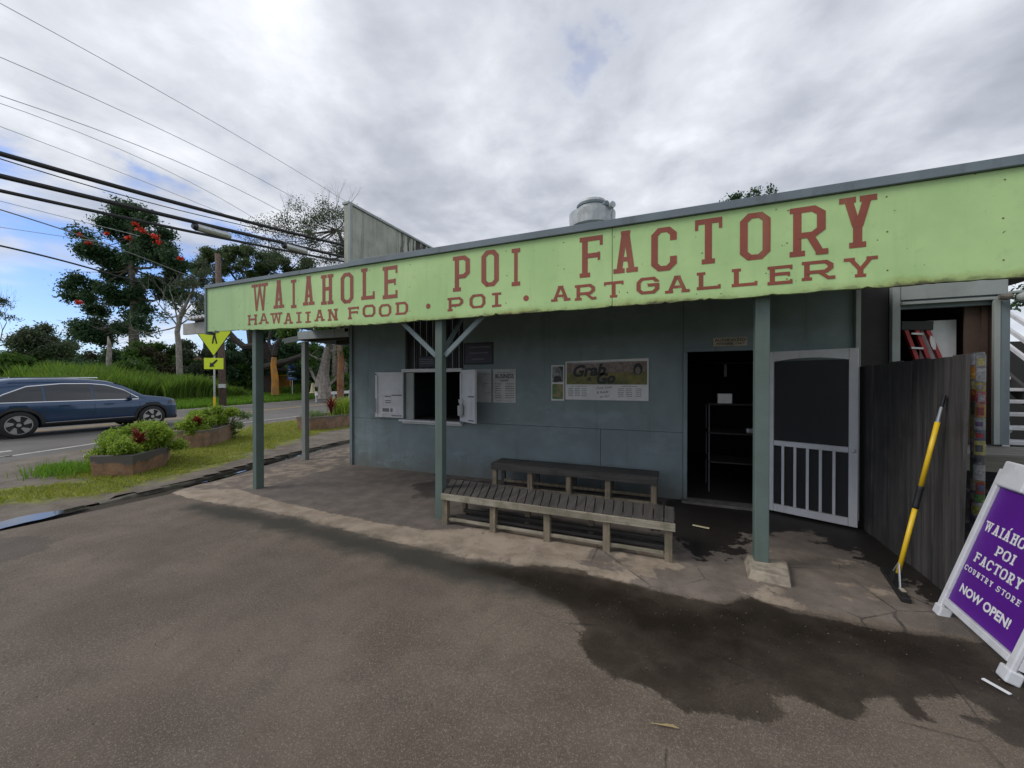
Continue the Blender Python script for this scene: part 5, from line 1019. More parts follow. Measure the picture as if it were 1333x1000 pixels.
# African tulip tree
bls = [bl(*a) for a in ((170,285,D,17,13),(140,298,D,14,10),(190,296,D-1,17,12),(165,312,D,24,15),(130,322,D-1,17,11),(206,316,D,19,13),(112,305,D,9,6),(118,335,D,14,8),(176,335,D+1,27,16),(216,338,D,18,14),(226,340,D-1,13,10),(140,355,D,24,13),(192,362,D,24,15),(222,364,D,19,13),(113,372,D,17,11),(106,384,D-1,15,9),(145,382,D,24,13),(127,395,D+1,20,10),(218,386,D,22,12),(176,395,D,20,12),(108,426,D,22,8),(95,430,D,12,6),(135,430,D,22,10),(162,418,D,16,10),(120,440,D,17,8),(184,272,D,9,6),(156,270,D,8,5))]
def grp_flowers(tg):
    C = []
    for u, v, r_ in ((177,292,2.5),(184,300,4),(204,309,4.5),(207,316,3),(168,310,3),(140,305,2),(117,317,2.5),(236,337,3.5),(104,394,3),(105,306,2)):
        p = at(u, v, D - 2.2); leaves('flower_cluster', np.array(p) + rng.normal(size=(40, 3)) * r_ * D / 505 * .5 * np.array([1, 1, .6]), .12, M['flower'], tg, .7)
    pass
p0 = at(176, 486, D); p0.z = .3
tg = tree('tulip_tree', 'tall dark green flowering tree with red blossoms across the road', p0, [(p0, .42)] + tk([(176,460,.38),(174,420,.34),(176,390,.27),(172,350,.20),(172,310,.12),(168,280,.06)], D), bls + [bl(*a) for a in ((176,330,D-2,12,10),(185,420,D-2,12,9),(150,340,D,16,11),(200,325,D,16,10))], 1900, .13, M['tulip'], M['bark'], .68)
grp_flowers(tg)
def ex_bare(mb, u, v, d, dirs, L_, r_, depth, sp=.45, up=.25):
    for (du, dv) in dirs:
        p = at(u, v, d); q = at(u + du, v + dv, d); branchy(mb, p, (q - p), L_, r_, depth, sp, up)
# pale-trunk tree right of the tulip tree
D2 = 30; p0 = at(235, 484, D2); p0.z = .4
tree('pale_trunk_tree', 'slender pale trunked tree with open grey crown right of red flowered tree', p0, [(p0, .22)] + tk([(233,450,.19),(231,432,.17),(236,410,.14),(247,388,.09),(258,365,.05)], D2),
     [bl(*a) for a in ((225,392,D2,14,8),(252,378,D2,16,10),(262,400,D2,14,10),(240,365,D2,16,9),(208,412,D2,10,6),(266,350,D2,14,9),(258,415,D2,12,8))], 560, .10, M['grey_leaf'], M['bark_pale'], .5,
     extra=lambda mb: ex_bare(mb, 232, 425, D2, [(-22, -22), (-10, -40), (14, -36), (24, -18), (-30, 10)], 2.1, .06, 3))
# broad olive monkeypod
D3 = 44; p0 = at(330, 490, D3); p0.z = .4
bls = [bl(*a) for a in ((262,340,D3,20,10),(285,334,D3,22,10),(310,338,D3,24,11),(335,337,D3,24,10),(360,340,D3,24,10),(385,346,D3,20,10),(270,352,D3,18,7),(320,350,D3-2,24,7),(298,352,D3,16,7),(350,352,D3,16,7),(262,345,D3,13,8),(402,352,D3,14,9))]
tree('monkeypod_tree', 'broad flat topped olive green tree behind the power lines', p0, [(p0, .7)] + tk([(331,450,.6),(326,415,.5),(325,385,.38)], D3), bls, 1100, .13, M['pod'], M['bark_dark'], .6)
bls = [bl(*a) for a in ((250,365,D3,16,8),(275,372,D3,18,7),(300,366,D3,20,7),(250,390,D3,13,8),(330,364,D3,16,6),(270,392,D3,11,7),(285,380,D3,13,6))]
p0 = at(268, 490, D3 + 3); p0.z = .4
tree('airy_tree', 'airy grey green tree below the flat topped crown near utility pole', p0, [(p0, .3)] + tk([(268,440,.25),(272,400,.15)], D3 + 3), bls, 800, .12, M['grey_leaf'], M['bark_dark'], .6)
# large sparse tree behind the sign
D4 = 36; p0 = at(442, 500, D4); p0.z = .4
bls = [bl(*a) for a in ((400,280,D4,20,8),(430,272,D4,18,8),(450,284,D4,18,9),(380,284,D4,16,7),(415,295,D4,20,8),(445,302,D4,16,9),(385,300,D4,16,7),(360,295,D4,12,7),(345,300,D4,13,6),(420,315,D4,20,8),(452,320,D4,14,8),(395,328,D4,18,8),(370,320,D4,14,7),(360,330,D4,14,7),(330,312,D4,14,6),(440,332,D4,16,8),(474,300,D4,16,12),(420,342,D4,20,7),(500,312,D4,20,12))]
tree('sparse_tree', 'large sparse limbed tree with bare top twigs behind left end of sign', p0, [(p0, .75)] + tk([(442,460,.62),(444,420,.5),(450,370,.36),(452,330,.22),(440,300,.12)], D4), bls, 850, .085, M['grey_leaf'], M['bark'], .85,
     extra=lambda mb: (ex_bare(mb, 430, 290, D4, [(-4, -30), (10, -26), (-16, -16)], 1.5, .035, 3, .4, .3), ex_bare(mb, 376, 296, D4, [(-8, -22), (-2, -30)], 1.5, .035, 3, .35, .3), ex_bare(mb, 450, 330, D4, [(-40, -20), (-60, -10), (-30, -30), (4, -24)], 2.0, .06, 3, .4, .2), ex_bare(mb, 446, 280, D4, [(10, -20), (18, -14)], 1.3, .03, 3)))
# shady trees seen under the side canopy
D5 = 30; p0 = at(423, 506, D5); p0.z = .3
tree('twin_trunk_tree', 'thick pale trunked tree forking low, seen beneath the side canopy', p0, [(p0, .55)] + tk([(422,488,.34),(424,470,.30),(428,455,.26),(430,425,.2)], D5), [bl(*a) for a in ((400,430,D5,26,16),(440,420,D5,30,16),(455,465,D5,10,16),(470,440,D5,20,18),(400,460,D5,12,10))], 1100, .14, M['mid_leaf'], M['bark_pale'], .6,
     extra=lambda mb: (mb.tube([at(415, 504, D5), at(419, 485, D5), at(424, 462, D5), at(432, 440, D5)], [.35, .26, .22, .18], 8, cap=False), mb.tube([at(430, 500, D5), at(445, 485, D5), at(457, 476, D5)], [.1, .09, .07], 6, cap=False), mb.tube([at(418, 505, D5), at(408, 490, D5), at(402, 475, D5)], [.14, .10, .08], 6, cap=False)))
p0 = at(443, 508, 29); p0.z = .3
tree('rust_trunk_tree', 'trunk with rusty orange bark right of the pale forked tree', p0, [(p0, .26)] + tk([(443,490,.24),(444,470,.23),(442,450,.2),(441,430,.18)], 29), [bl(*a) for a in ((445,418,29,18,12),(462,430,29,14,14))], 420, .13, M['tulip'], M['bark_rust'], .5)
p0 = at(350, 505, D5 + 6); p0.z = .4
tree('dark_tree', 'dark spreading tree with twisting limbs behind the left canopy post', p0, [(p0, .6)] + tk([(352,480,.5),(345,455,.45),(335,435,.35)], D5 + 6), [bl(*a) for a in ((335,445,36,24,22),(365,440,36,24,18),(345,470,36,22,12),(385,460,36,22,18),(315,470,36,18,14),(310,485,36,16,8),(395,478,36,18,12))], 1300, .16, M['tulip'], M['bark_dark'], .6,
     extra=lambda mb: (mb.tube([at(357, 463, 33), at(359, 450, 33), at(366, 440, 33), at(380, 430, 33)], [.22, .2, .16, .1], 7, cap=False), mb.tube([at(357, 463, 33), at(350, 446, 33), at(352, 432, 33)], [.18, .14, .1], 7, cap=False), mb.tube([at(340, 450, 34), at(318, 452, 34), at(306, 442, 34), at(298, 432, 34), at(288, 424, 34)], [.35, .3, .25, .2, .12], 7, cap=False), mb.tube([at(345, 478, 34), at(375, 470, 34), at(395, 462, 34)], [.3, .24, .18], 7, cap=False)))
p0 = at(358, 490, 33); p0.z = .5
tree('ochre_trunk_tree', 'short stout trunk painted ochre orange at the base', p0, [(p0, .30)] + tk([(358,492,.27),(356,476,.22),(357,465,.20)], 33), [], 0, .1, M['tulip'], M['ochre'], limbs=False)
p0 = at(356, 462, 33)
# left distant trees and bushes
G2 = 'low dark trees on the skyline left of the flowering tree'
for lab, a in (('rounded dark tree at the far left skyline', ((28,452,60,16,9),(38,442,60,14,8),(35,462,60,18,9))), ('wide grey green tree between far left one and flowering tree', ((60,440,62,20,10),(78,446,62,17,10),(65,456,62,24,10),(88,455,62,12,9)))):
    q = bl(*a[0]); p0 = Vector((q[0], q[1], .6)); tree('skyline_tree', lab, p0, [(p0, .4), (Vector((q[0], q[1], q[2])), .25)], [bl(*z_) for z_ in a], 900, .20, M['grey_leaf'], M['bark_dark'], 1.0, G2)
p0 = at(-14, 470, 34); p0.z = .5
tree('feathery_tree', 'feathery layered branch tips entering at the left picture edge', p0, [(p0, .25)] + tk([(-16,430,.18),(-14,400,.1)], 34), [bl(*a) for a in ((2,392,34,16,3),(12,398,34,10,2),(0,410,34,18,3),(8,414,34,12,2),(-16,388,34,20,6),(-20,404,34,18,5))], 420, .08, M['grey_leaf'], M['bark_dark'], .3,
     extra=lambda mb: ex_bare(mb, -2, 450, 34, [(4, -30), (10, -20)], 2.2, .04, 3))
G3 = 'bushes along the far bank'
for i, (lab, a, lm) in enumerate((('bright green bush mass at far left above the blue car', ((-10,478,36,30,10),(25,480,36,26,8)), 'mid_leaf'), ('bright green bush behind the middle of the car roof', ((60,482,38,26,7),(85,478,38,16,8)), 'mid_leaf'), ('dark leafy bush in front of the flowering tree trunk', ((112,480,34,17,10),(150,476,33,20,12)), 'tulip'), ('brown dry bush right of the flowering tree trunk', ((202,462,32,15,14),(212,476,32,14,10)), 'brown_leaf'), ('yellow green bush low on the bank by the flowering tree', ((180,455,31,10,9),(190,474,31,12,10)), 'mid_leaf'), ('grey green bush behind the yellow crossing sign', ((248,460,34,18,14),(262,474,34,20,10)), 'grey_leaf'), ('leafy bush left of the dark utility pole', ((300,478,36,20,14),(322,484,36,16,10)), 'mid_leaf'), ('green bush behind the blue sign', ((376,480,40,26,12),(400,486,40,20,10)), 'mid_leaf'), ('leafy shrub by the white barrier rail', ((432,498,34,14,9),(455,498,34,12,13)), 'mid_leaf'), ('olive bush at left edge among the cane grass above the car', ((5,476,28,18,9),(28,482,28,14,8)), 'mid_leaf'), ('small dark bush above the front window of the car', ((92,484,27,15,8),(72,486,27,12,6)), 'tulip'), ('broad leafy bush in the cane grass right of the dead stump', ((165,482,27,16,8),(185,486,27,12,6)), 'mid_leaf'), ('dark green bush standing between the dead stump and pale trunked tree', ((150,462,38,22,14),(175,470,38,20,12),(130,474,38,20,9)), 'tulip'), ('tall mixed green thicket behind the brown dry bush', ((215,455,40,24,14),(240,468,40,22,12),(195,468,40,20,12)), 'mid_leaf'), ('dense green thicket behind the dark utility pole', ((290,462,46,26,16),(320,470,46,22,14),(270,474,46,20,12)), 'tulip'), ('dense dark thicket behind the ochre trunk', ((360,470,48,30,14),(400,468,48,26,16),(440,470,44,30,20)), 'tulip'), ('tan dry plume bush beside the dead stump', ((118,468,35,7,8),), 'brown_leaf'))):
    q = bl(*a[0]); p0 = Vector((q[0], q[1], .5)); tg = thing('bush', lab, 'bush', p0, G3); C = crown_pts([bl(*z_) for z_ in a] + [(lambda b_: (b_[0], b_[1], b_[2] * .5 + .2, b_[3], b_[4], b_[2] * .45))(bl(*z_)) for z_ in a], 1500, .5); leaves('foliage', C, .13, M[lm], tg)
# far wood closing the view
C = []
for u in range(-120, 520, 8):
    C += [bl(u, 486 - 6 * random.random(), 85, 12, 10 + 6 * random.random(), 1.5)]
V = crown_pts(C, 700, 1.5); o = leaves('far_wood', V, .42, M['tulip'], None); tag(o, 'dark far wood closing the view beyond the road', 'wood', kind='stuff')
ds = MB(); p0 = at(141, 500, 27); p0.z = .3; ds.tube([p0, at(142, 470, 27), at(143, 450, 27), at(141, 438, 27)], [.14, .16, .13, .03], 8); tag(ds.build('dead_stump', M['bark_pale'], smooth=True), 'tall pale dead stump sticking up from the roadside grass', 'stump')
# tree tops behind the roof on the right
p0 = at(975, 470, 30); p0.z = 0
tree('roof_top_tree', 'tree top peeping over the sign between the letters O and R', p0, [(p0, .4), (at(975, 300, 30), .15)], [bl(*a) for a in ((965,262,30,16,7),(985,256,30,14,6),(1000,252,30,8,4),(948,266,30,8,5))], 700, .12, M['tulip'], M['bark_dark'], .4)
p0 = at(1350, 470, 16); p0.z = 0
tree('edge_tree', 'dark green tree beyond the outside stairs at right picture edge', p0, [(p0, .2), (at(1345, 400, 16), .1)], [bl(*a) for a in ((1340,375,16,24,16),(1332,394,16,12,8))], 800, .10, M['tulip'], M['bark_dark'], .4)
# outside stairs
SR = thing('outside_stairs', 'white outdoor stairs with slatted treads seen past the annex post', 'stairs', (4.0, 6.2, 0))
for i in range(12): MB().box(3.45, 4.7, 6.2 + i * .24, 6.48 + i * .24, .10 + i * .17, .145 + i * .17).build('tread', M['white'], SR, bev=.004)
for x in (3.42, 4.73): MB().bar((x, 6.1, .02), (x, 9.2, 2.10), .05, .22).build('stringer', M['dark2'], SR)
for x in (3.42, 4.73):
    for dz_ in (.95, .70, .45): MB().bar((x, 6.1, .1 + dz_), (x, 9.2, 2.20 + dz_), .04, .05).build('handrail', M['white'], SR)
    for k in range(4): MB().box(x - .03, x + .03, 6.15 + k * .95, 6.21 + k * .95, .1 + k * .67, 1.15 + k * .67).build('baluster', M['white'], SR)

tag(MB().box(3.25, 8.5, 9.6, 9.7, 0, 2.3).build('dark_backing', M['dark2']), 'dark backing added behind the white outside stairs', 'wall')  # added backing, makes the openings between the treads dark
# ------------------------------------------------------------------ signs and poles across the road
CS = thing('crossing_sign', 'fluorescent yellow pedestrian crossing sign with arrow plaque on steel post', 'road sign', (-15.25, 8.70, 0))
px, py = -15.25, 8.70; ang = R(-38); ex = Vector((math.cos(ang + R(22.8) + R(30)), math.sin(ang + R(22.8) + R(30)), 0)); ex = Vector((.52, .854, 0)); ex = Vector((.80, .60, 0)).normalized(); nr = Vector((ex.y, -ex.x, 0))
MB().tube([(px, py, 0), (px, py, 3.9)], .028, 8).build('post', M['steel'], CS); MB().tube([(px, py, .55), (px, py, 1.05)], .036, 8).build('reflector', M['yellow'], CS)
def sgn(pts, mat, off, name): 
    mb = MB(); n = len(pts); q = [Vector((px, py, 0)) + nr * (.04 + off) + ex * x + Vector((0, 0, z)) for x, z in pts]; r_ = [p - nr * .008 for p in q]; mb.add(q + r_, [tuple(range(n)), tuple(reversed(range(n, 2 * n)))] + [(i, n + i, n + (i + 1) % n, (i + 1) % n) for i in range(n)]); return mb.build(name, mat, CS)
cz = 3.39; hw = .56; hh_ = .90
sgn([(0, cz - hh_), (hw, cz), (0, cz + hh_), (-hw, cz)], M['ink'], 0, 'diamond_edge'); sgn([(0, cz - hh_ + .05), (hw - .03, cz), (0, cz + hh_ - .05), (-hw + .03, cz)], M['lime'], .010, 'diamond')
sgn([(-.05, cz - .42), (-.005, cz - .12), (.06, cz - .12), (.12, cz - .42), (.08, cz - .44), (.03, cz - .2), (-.01, cz - .44)], M['ink'], .02, 'walking_figure'); sgn([(-.06, cz - .12), (.07, cz - .12), (.05, cz + .16), (-.04, cz + .16)], M['ink'], .02, 'walking_figure'); sgn([(-.10, cz - .06), (-.03, cz + .14), (.02, cz + .05), (.16, cz - .03), (.17, cz), (.03, cz + .14)], M['ink'], .032, 'walking_figure')
sgn([(.045 * math.cos(a), cz + .24 + .06 * math.sin(a)) for a in np.linspace(0, 6.28, 11)[:-1]], M['ink'], .02, 'walking_figure')
sgn([(-.30, 2.05), (.30, 2.05), (.30, 2.45), (-.30, 2.45)], M['lime'], .0, 'plaque'); sgn([(-.13, 2.12), (-.10, 2.30), (-.06, 2.25), (.09, 2.40), (.13, 2.36), (-.01, 2.20), (.03, 2.15)], M['ink'], .010, 'arrow')
UP = thing('utility_pole', 'brown wooden utility pole standing in the grass beyond the road', 'utility pole', at(289, 522, 24) - Vector((0, 0, .3)))
b0 = at(290, 525, 24); b0.z = .1; MB().tube([b0, at(288, 440, 24), at(284, 331, 24)], [.20, .185, .15], 12).build('pole', M['polewood'], UP, smooth=True)
MB().tube([at(289, 505, 23.7), at(289, 500, 23.7)], .21, 12).build('metal_band', M['steel'], UP)
tg = thing('blue_sign', 'small blue information sign standing in the bushes', 'sign', at(380, 494, 36)); a_ = at(374, 495, 36); b_ = at(386, 477, 36); dr = Vector((fC[0], fC[1], 0)); w2 = .42
c_ = at(380, 486, 36); q = [c_ + dr * x + Vector((0, 0, z)) for x, z in ((-w2, -.62), (w2, -.62), (w2, .62), (-w2, .62))]; nb = Vector((-fC[1], fC[0], 0)) * .05
MB().hexa([q[0], q[1], q[1] + nb, q[0] + nb], [q[3], q[2], q[2] + nb, q[3] + nb]).build('panel', M['blue'], tg)
for z in (.35, .15, -.05, -.25, -.42): MB().bar(c_ + dr * -.3 + Vector((0, 0, z)) - nb * .1, c_ + dr * .3 + Vector((0, 0, z)) - nb * .1, .01, .06).build('pale_line', M['whiteink'], tg)
MB().bar(c_ + Vector((0, 0, .62)), c_ + Vector((0, 0, .85)), .5, .3).build('top_logo', M['blue'], tg); MB().tube([c_ - Vector((0, 0, 2)) + nb, c_ + nb], .04, 6).build('post', M['steel'], tg)
tg = thing('orange_wall', 'low ochre orange wall showing above the tall roadside grass', 'wall', at(355, 505, 38)); MB().bar(at(334, 500, 38), at(378, 499, 38), .2, 1.6).build('wall', M['ochre'], tg); MB().bar(at(334, 489.5, 38), at(378, 488.5, 38), .3, .12).build('coping', M['yellow'], tg)
tg = thing('barrier_rail', 'white barrier rail beside the far end of the road', 'barrier', at(434, 512, 30)); MB().bar(at(410, 513.5, 30), at(456, 510, 30), .10, .22).build('rail', M['whiteink'], tg)
for u in (412, 434, 455): p_ = at(u, 512, 30.1); MB().bar((p_.x, p_.y, 0), (p_.x, p_.y, p_.z + .15), .12, .12).build('post', M['white'], tg)
tg = MB(); p_ = at(407, 506, 31); tg.lathe([(.30, 0), (.30, .03), (.20, .06), (.08, .75), (.05, .78)], (p_.x, p_.y, p_.z - .35), 12); tag(tg.build('pale_marker', M['cream']), 'cream cone shaped marker at left end of the white barrier', 'marker')
tg = thing('red_roof_hut', 'low hut with dull red roof half hidden behind the bank grass', 'hut', at(245, 488, 40)); p_ = at(245, 476, 40); e1 = Vector((fC[0], fC[1], 0)); e2 = Vector((-fC[1], fC[0], 0)); 
qq = [p_ - e1 * 1.6, p_ + e1 * 1.6, p_ + e1 * 1.6 + e2 * 3, p_ - e1 * 1.6 + e2 * 3]; MB().add([*qq, p_ + e2 * 1.5 - e1 * 1.2 + Vector((0, 0, .9)), p_ + e2 * 1.5 + e1 * 1.2 + Vector((0, 0, .9))], [(0, 1, 5, 4), (1, 2, 5), (2, 3, 4, 5), (3, 0, 4)]).build('roof', M['tileroof'], tg)
q2 = [Vector((v.x, v.y, .5)) for v in qq]; q3 = [v - Vector((0, 0, .02)) for v in qq]; cc = sum(qq, Vector()) / 4; MB().hexa([v.lerp(Vector((cc.x, cc.y, v.z)), .12) for v in q2], [v.lerp(Vector((cc.x, cc.y, v.z)), .12) for v in q3]).build('wall', M['cream'], tg)

# ------------------------------------------------------------------ overhead lines
def wire(name, label, pts, r_, mat, grp='overhead lines along the road', ext=(9, 40)):
    A = np.array([(y, z) for x, y, z in pts]); X = pts[0][0]; co = np.polyfit(A[:, 0], A[:, 1], min(2, len(A) - 1)); y0, y1 = A[0, 0] - ext[0], A[-1, 0] + ext[1]
    k2 = 2 * co[0] if len(co) == 3 else 0; out = []
    for y in np.linspace(y0, y1, 60):
        yc = min(max(y, A[0, 0]), A[-1, 0]); z = np.polyval(co, yc) + (y - yc) * np.polyval(np.polyder(co), yc); out.append((X, y, z))
    o = MB().tube(out, r_, 7).build(name, mat, smooth=True); return tag(o, label, 'cable', grp)
wire('overhead_cable', 'topmost of the three thick black cables', [(-15,3.838,7.099),(-15,5.925,7.271),(-15,9.095,7.616),(-15,14.928,8.383)], .064, M['wire'])
wire('overhead_cable', 'middle thick black cable carrying the two splice cases', [(-15,3.838,6.581),(-15,5.925,6.735),(-15,7.87,6.99),(-15,11.214,7.40),(-15,13.556,7.60)], .064, M['wire'])
wire('overhead_cable', 'lowest of the three thick black cables', [(-15,3.838,6.21),(-15,5.925,6.4),(-15,9.095,6.801),(-15,13.645,7.391)], .046, M['wire'])
wire('overhead_wire', 'highest thin wire crossing the clouds at upper left', [(-15,3.838,10.71),(-15,6.826,10.757),(-15,13.556,10.555)], .009, M['wire_thin'])
wire('overhead_wire', 'second highest thin wire below the topmost one', [(-15.3,3.914,9.57),(-15.3,6.579,9.723),(-15.3,12.169,9.58)], .009, M['wire_thin'])
wire('overhead_wire', 'upper of the close pair of thin wires', [(-15.6,3.991,8.763),(-15.6,6.708,9.035),(-15.6,12.804,8.74)], .010, M['wire_thin'])
wire('overhead_wire', 'lower of the close pair of thin wires', [(-16,4.093,8.75),(-16,6.88,8.853),(-16,10.921,8.268)], .008, M['wire_thin'])
wire('overhead_wire', 'faint thin wire just above the thick black cables', [(-16,4.093,8.157),(-16,6.32,8.149),(-16,10.599,7.989)], .008, M['wire_thin'])
wire('overhead_wire', 'thin dark wire hugging the underside of the topmost thick cable', [(-15,3.838,6.97),(-15,5.925,7.07),(-15,8.336,7.32)], .014, M['wire'])
wire('service_wire', 'pale service wire sagging in front of the red flowered tree', [(-20,5.117,7.13),(-20,6.853,6.949),(-20,10.054,6.385)], .020, M['wire_pale'], ext=(6, .5))
wire('service_wire', 'short black wire ending in the left side of flowering tree', [(-20,5.117,5.97),(-20,6.108,5.919),(-20,7.256,5.803)], .030, M['wire'], ext=(6, 1.5))
wire('service_wire', 'faint wire under the lowest thick cable, meeting the tree top', [(-20,5.117,7.402),(-20,7.68,7.473)], .010, M['wire_thin'], ext=(6, 1))
wire('service_wire', 'faint grey wire crossing the blue sky left of tree', [(-20,5.117,6.562),(-20,6.756,6.776)], .010, M['wire_thin'], ext=(6, 1))
for lab, y0_, y1_, z0_, z1_ in (('left splice case hanging under the middle black cable', 7.95, 9.1, 6.85, 6.91), ('right splice case hanging under the middle black cable', 11.2, 12.3, 7.25, 7.33)):
    tg = thing('splice_case', lab, 'splice case', (-15, y0_, z0_), 'splice cases on the middle cable'); a_ = Vector((-15, y0_, z0_)); b_ = Vector((-15, y1_, z1_))
    MB().tube([a_, a_.lerp(b_, .08), b_.lerp(a_, .08), b_], [.10, .125, .125, .10], 14).build('sleeve', M['steel'], tg); MB().tube([a_ - Vector((0, .05, 0)), a_.lerp(b_, .06)], [.08, .135], 14).build('end_cap', M['black'], tg)
    MB().bar(a_ + Vector((0, .1, .17)), a_ + Vector((0, .1, .05)), .02, .02).build('hanger', M['black'], tg); MB().bar(b_ + Vector((0, -.1, .17)), b_ + Vector((0, -.1, .05)), .02, .02).build('hanger', M['black'], tg)

# ------------------------------------------------------------------ the car (local: +y forward, +x the visible right side)
CAR = thing('parked_suv', 'dark blue sport utility car driving past on the near lane', 'car', (-17.78, 6.13, ROADZ), rz=R(0))
CAR.name = 'passing_suv'
HB_ = 1.50   # half wheelbase
LY = [-2.42, -2.36, -2.2, -1.9, -1.5, -1.0, -.5, 0, .45, .8, 1.05, 1.3, 1.6, 1.9, 2.1, 2.25, 2.34, 2.38]
ZT = [.98, 1.05, 1.42, 1.60, 1.675, 1.70, 1.705, 1.69, 1.63, 1.50, 1.33, 1.13, 1.085, 1.045, 1.0, .93, .84, .72]   # silhouette top
ZB = [.98, 1.00, 1.00, 1.0, .99, .985, .98, .975, .97, .97, .97, .97, .97, .96, .94, .88, .80, .70]   # belt line
ZS = [.42, .36, .30, .27, .25, .25, .25, .25, .25, .25, .25, .25, .25, .26, .28, .30, .34, .42]   # bottom
HWD = [.70, .80, .89, .935, .95, .95, .95, .95, .95, .95, .95, .95, .94, .92, .88, .80, .68, .50]
def prof_at(y, arr): return float(np.interp(y, LY, arr))
def sect(y):
    zt, zb, zs, hw_ = (prof_at(y, a) for a in (ZT, ZB, ZS, HWD)); zt = max(zt, zb + .004); gh = zt - zb; roofw = hw_ - .05 - .30 * min(1, gh / .7)
    return [(0, zs), (hw_ * .86, zs), (hw_ * .97, zs + .10), (hw_ * .985, zs + (zb - zs) * .38), (hw_, zs + (zb - zs) * .68), (hw_ * .985, zb - .06), (hw_ * .955, zb), (hw_ * .955 * .55 + roofw * .45, zb + gh * .48), (roofw, zt - gh * .10 - .0), (roofw - .10 * hw_, zt - gh * .02), (0, zt)]
YS = np.unique(np.concatenate([np.linspace(LY[0], LY[-1], 64), LY])); V = []; F = []; m_ = 20
for y in YS:
    s_ = sect(y); rg_ = [(x, y, z) for x, z in s_] + [(-x, y, z) for x, z in s_[-2:0:-1]]; V += rg_
for i in range(len(YS) - 1):
    for j in range(m_): F.append((i * m_ + j, i * m_ + (j + 1) % m_, (i + 1) * m_ + (j + 1) % m_, (i + 1) * m_ + j))
F.append(tuple(range(m_))); F.append(tuple((len(YS) - 1) * m_ + j for j in reversed(range(m_))))
body = MB().add(V, F).build('body', M['car'], CAR, world=False, smooth=True)
bmx = bmesh.new(); bmx.from_mesh(body.data); bmesh.ops.recalc_face_normals(bmx, faces=bmx.faces); bmx.to_mesh(body.data); bmx.free()
cut = MB()
for y in (-HB_, HB_):
    for sx_ in (1, -1): cut.tube([(sx_ * .60, y, .36), (sx_ * 1.2, y, .36)], .43, 32)
cu = cut.build('cutter', None); bmx = bmesh.new(); bmx.from_mesh(cu.data); bmesh.ops.recalc_face_normals(bmx, faces=bmx.faces); bmx.to_mesh(cu.data); bmx.free()
cu.parent = CAR; bo = body.modifiers.new('arches', 'BOOLEAN'); bo.object = cu; bo.operation = 'DIFFERENCE'; bo.solver = 'EXACT'
dgp = bpy.context.evaluated_depsgraph_get(); dgp.update(); nm = bpy.data.meshes.new_from_object(body.evaluated_get(dgp)); body.modifiers.clear(); body.data = nm; bpy.data.objects.remove(cu)
def side_patch(name, poly, mat, off=.006, sgn_=1, n=26):
    """poly: bottom/top z as functions of y on the body side"""
    y0_, y1_, fb_, ft_ = poly; V = []; F = []; K = 5; Sx = lambda y, z: float(np.interp(z, [q[1] for q in sect(y)[1:9]], [q[0] for q in sect(y)[1:9]]))
    for i in range(n + 1):
        y = y0_ + (y1_ - y0_) * i / n; a_, b_ = fb_(y), max(ft_(y), fb_(y) + .002)
        for k in range(K + 1): z = a_ + (b_ - a_) * k / K; V.append((sgn_ * (Sx(y, z) + off), y, z))
    for i in range(n):
        for k in range(K): q = (i * (K + 1) + k, (i + 1) * (K + 1) + k, (i + 1) * (K + 1) + k + 1, i * (K + 1) + k + 1); F.append(q if sgn_ > 0 else q[::-1])
    return MB().add(V, F).build(name, mat, CAR, world=False, smooth=True)
topw = lambda y: float(np.interp(y, [-2.0, -1.75, -1.3, -.6, 0, .4, .8, 1.12], [1.02, 1.22, 1.44, 1.52, 1.52, 1.47, 1.31, 1.05]))
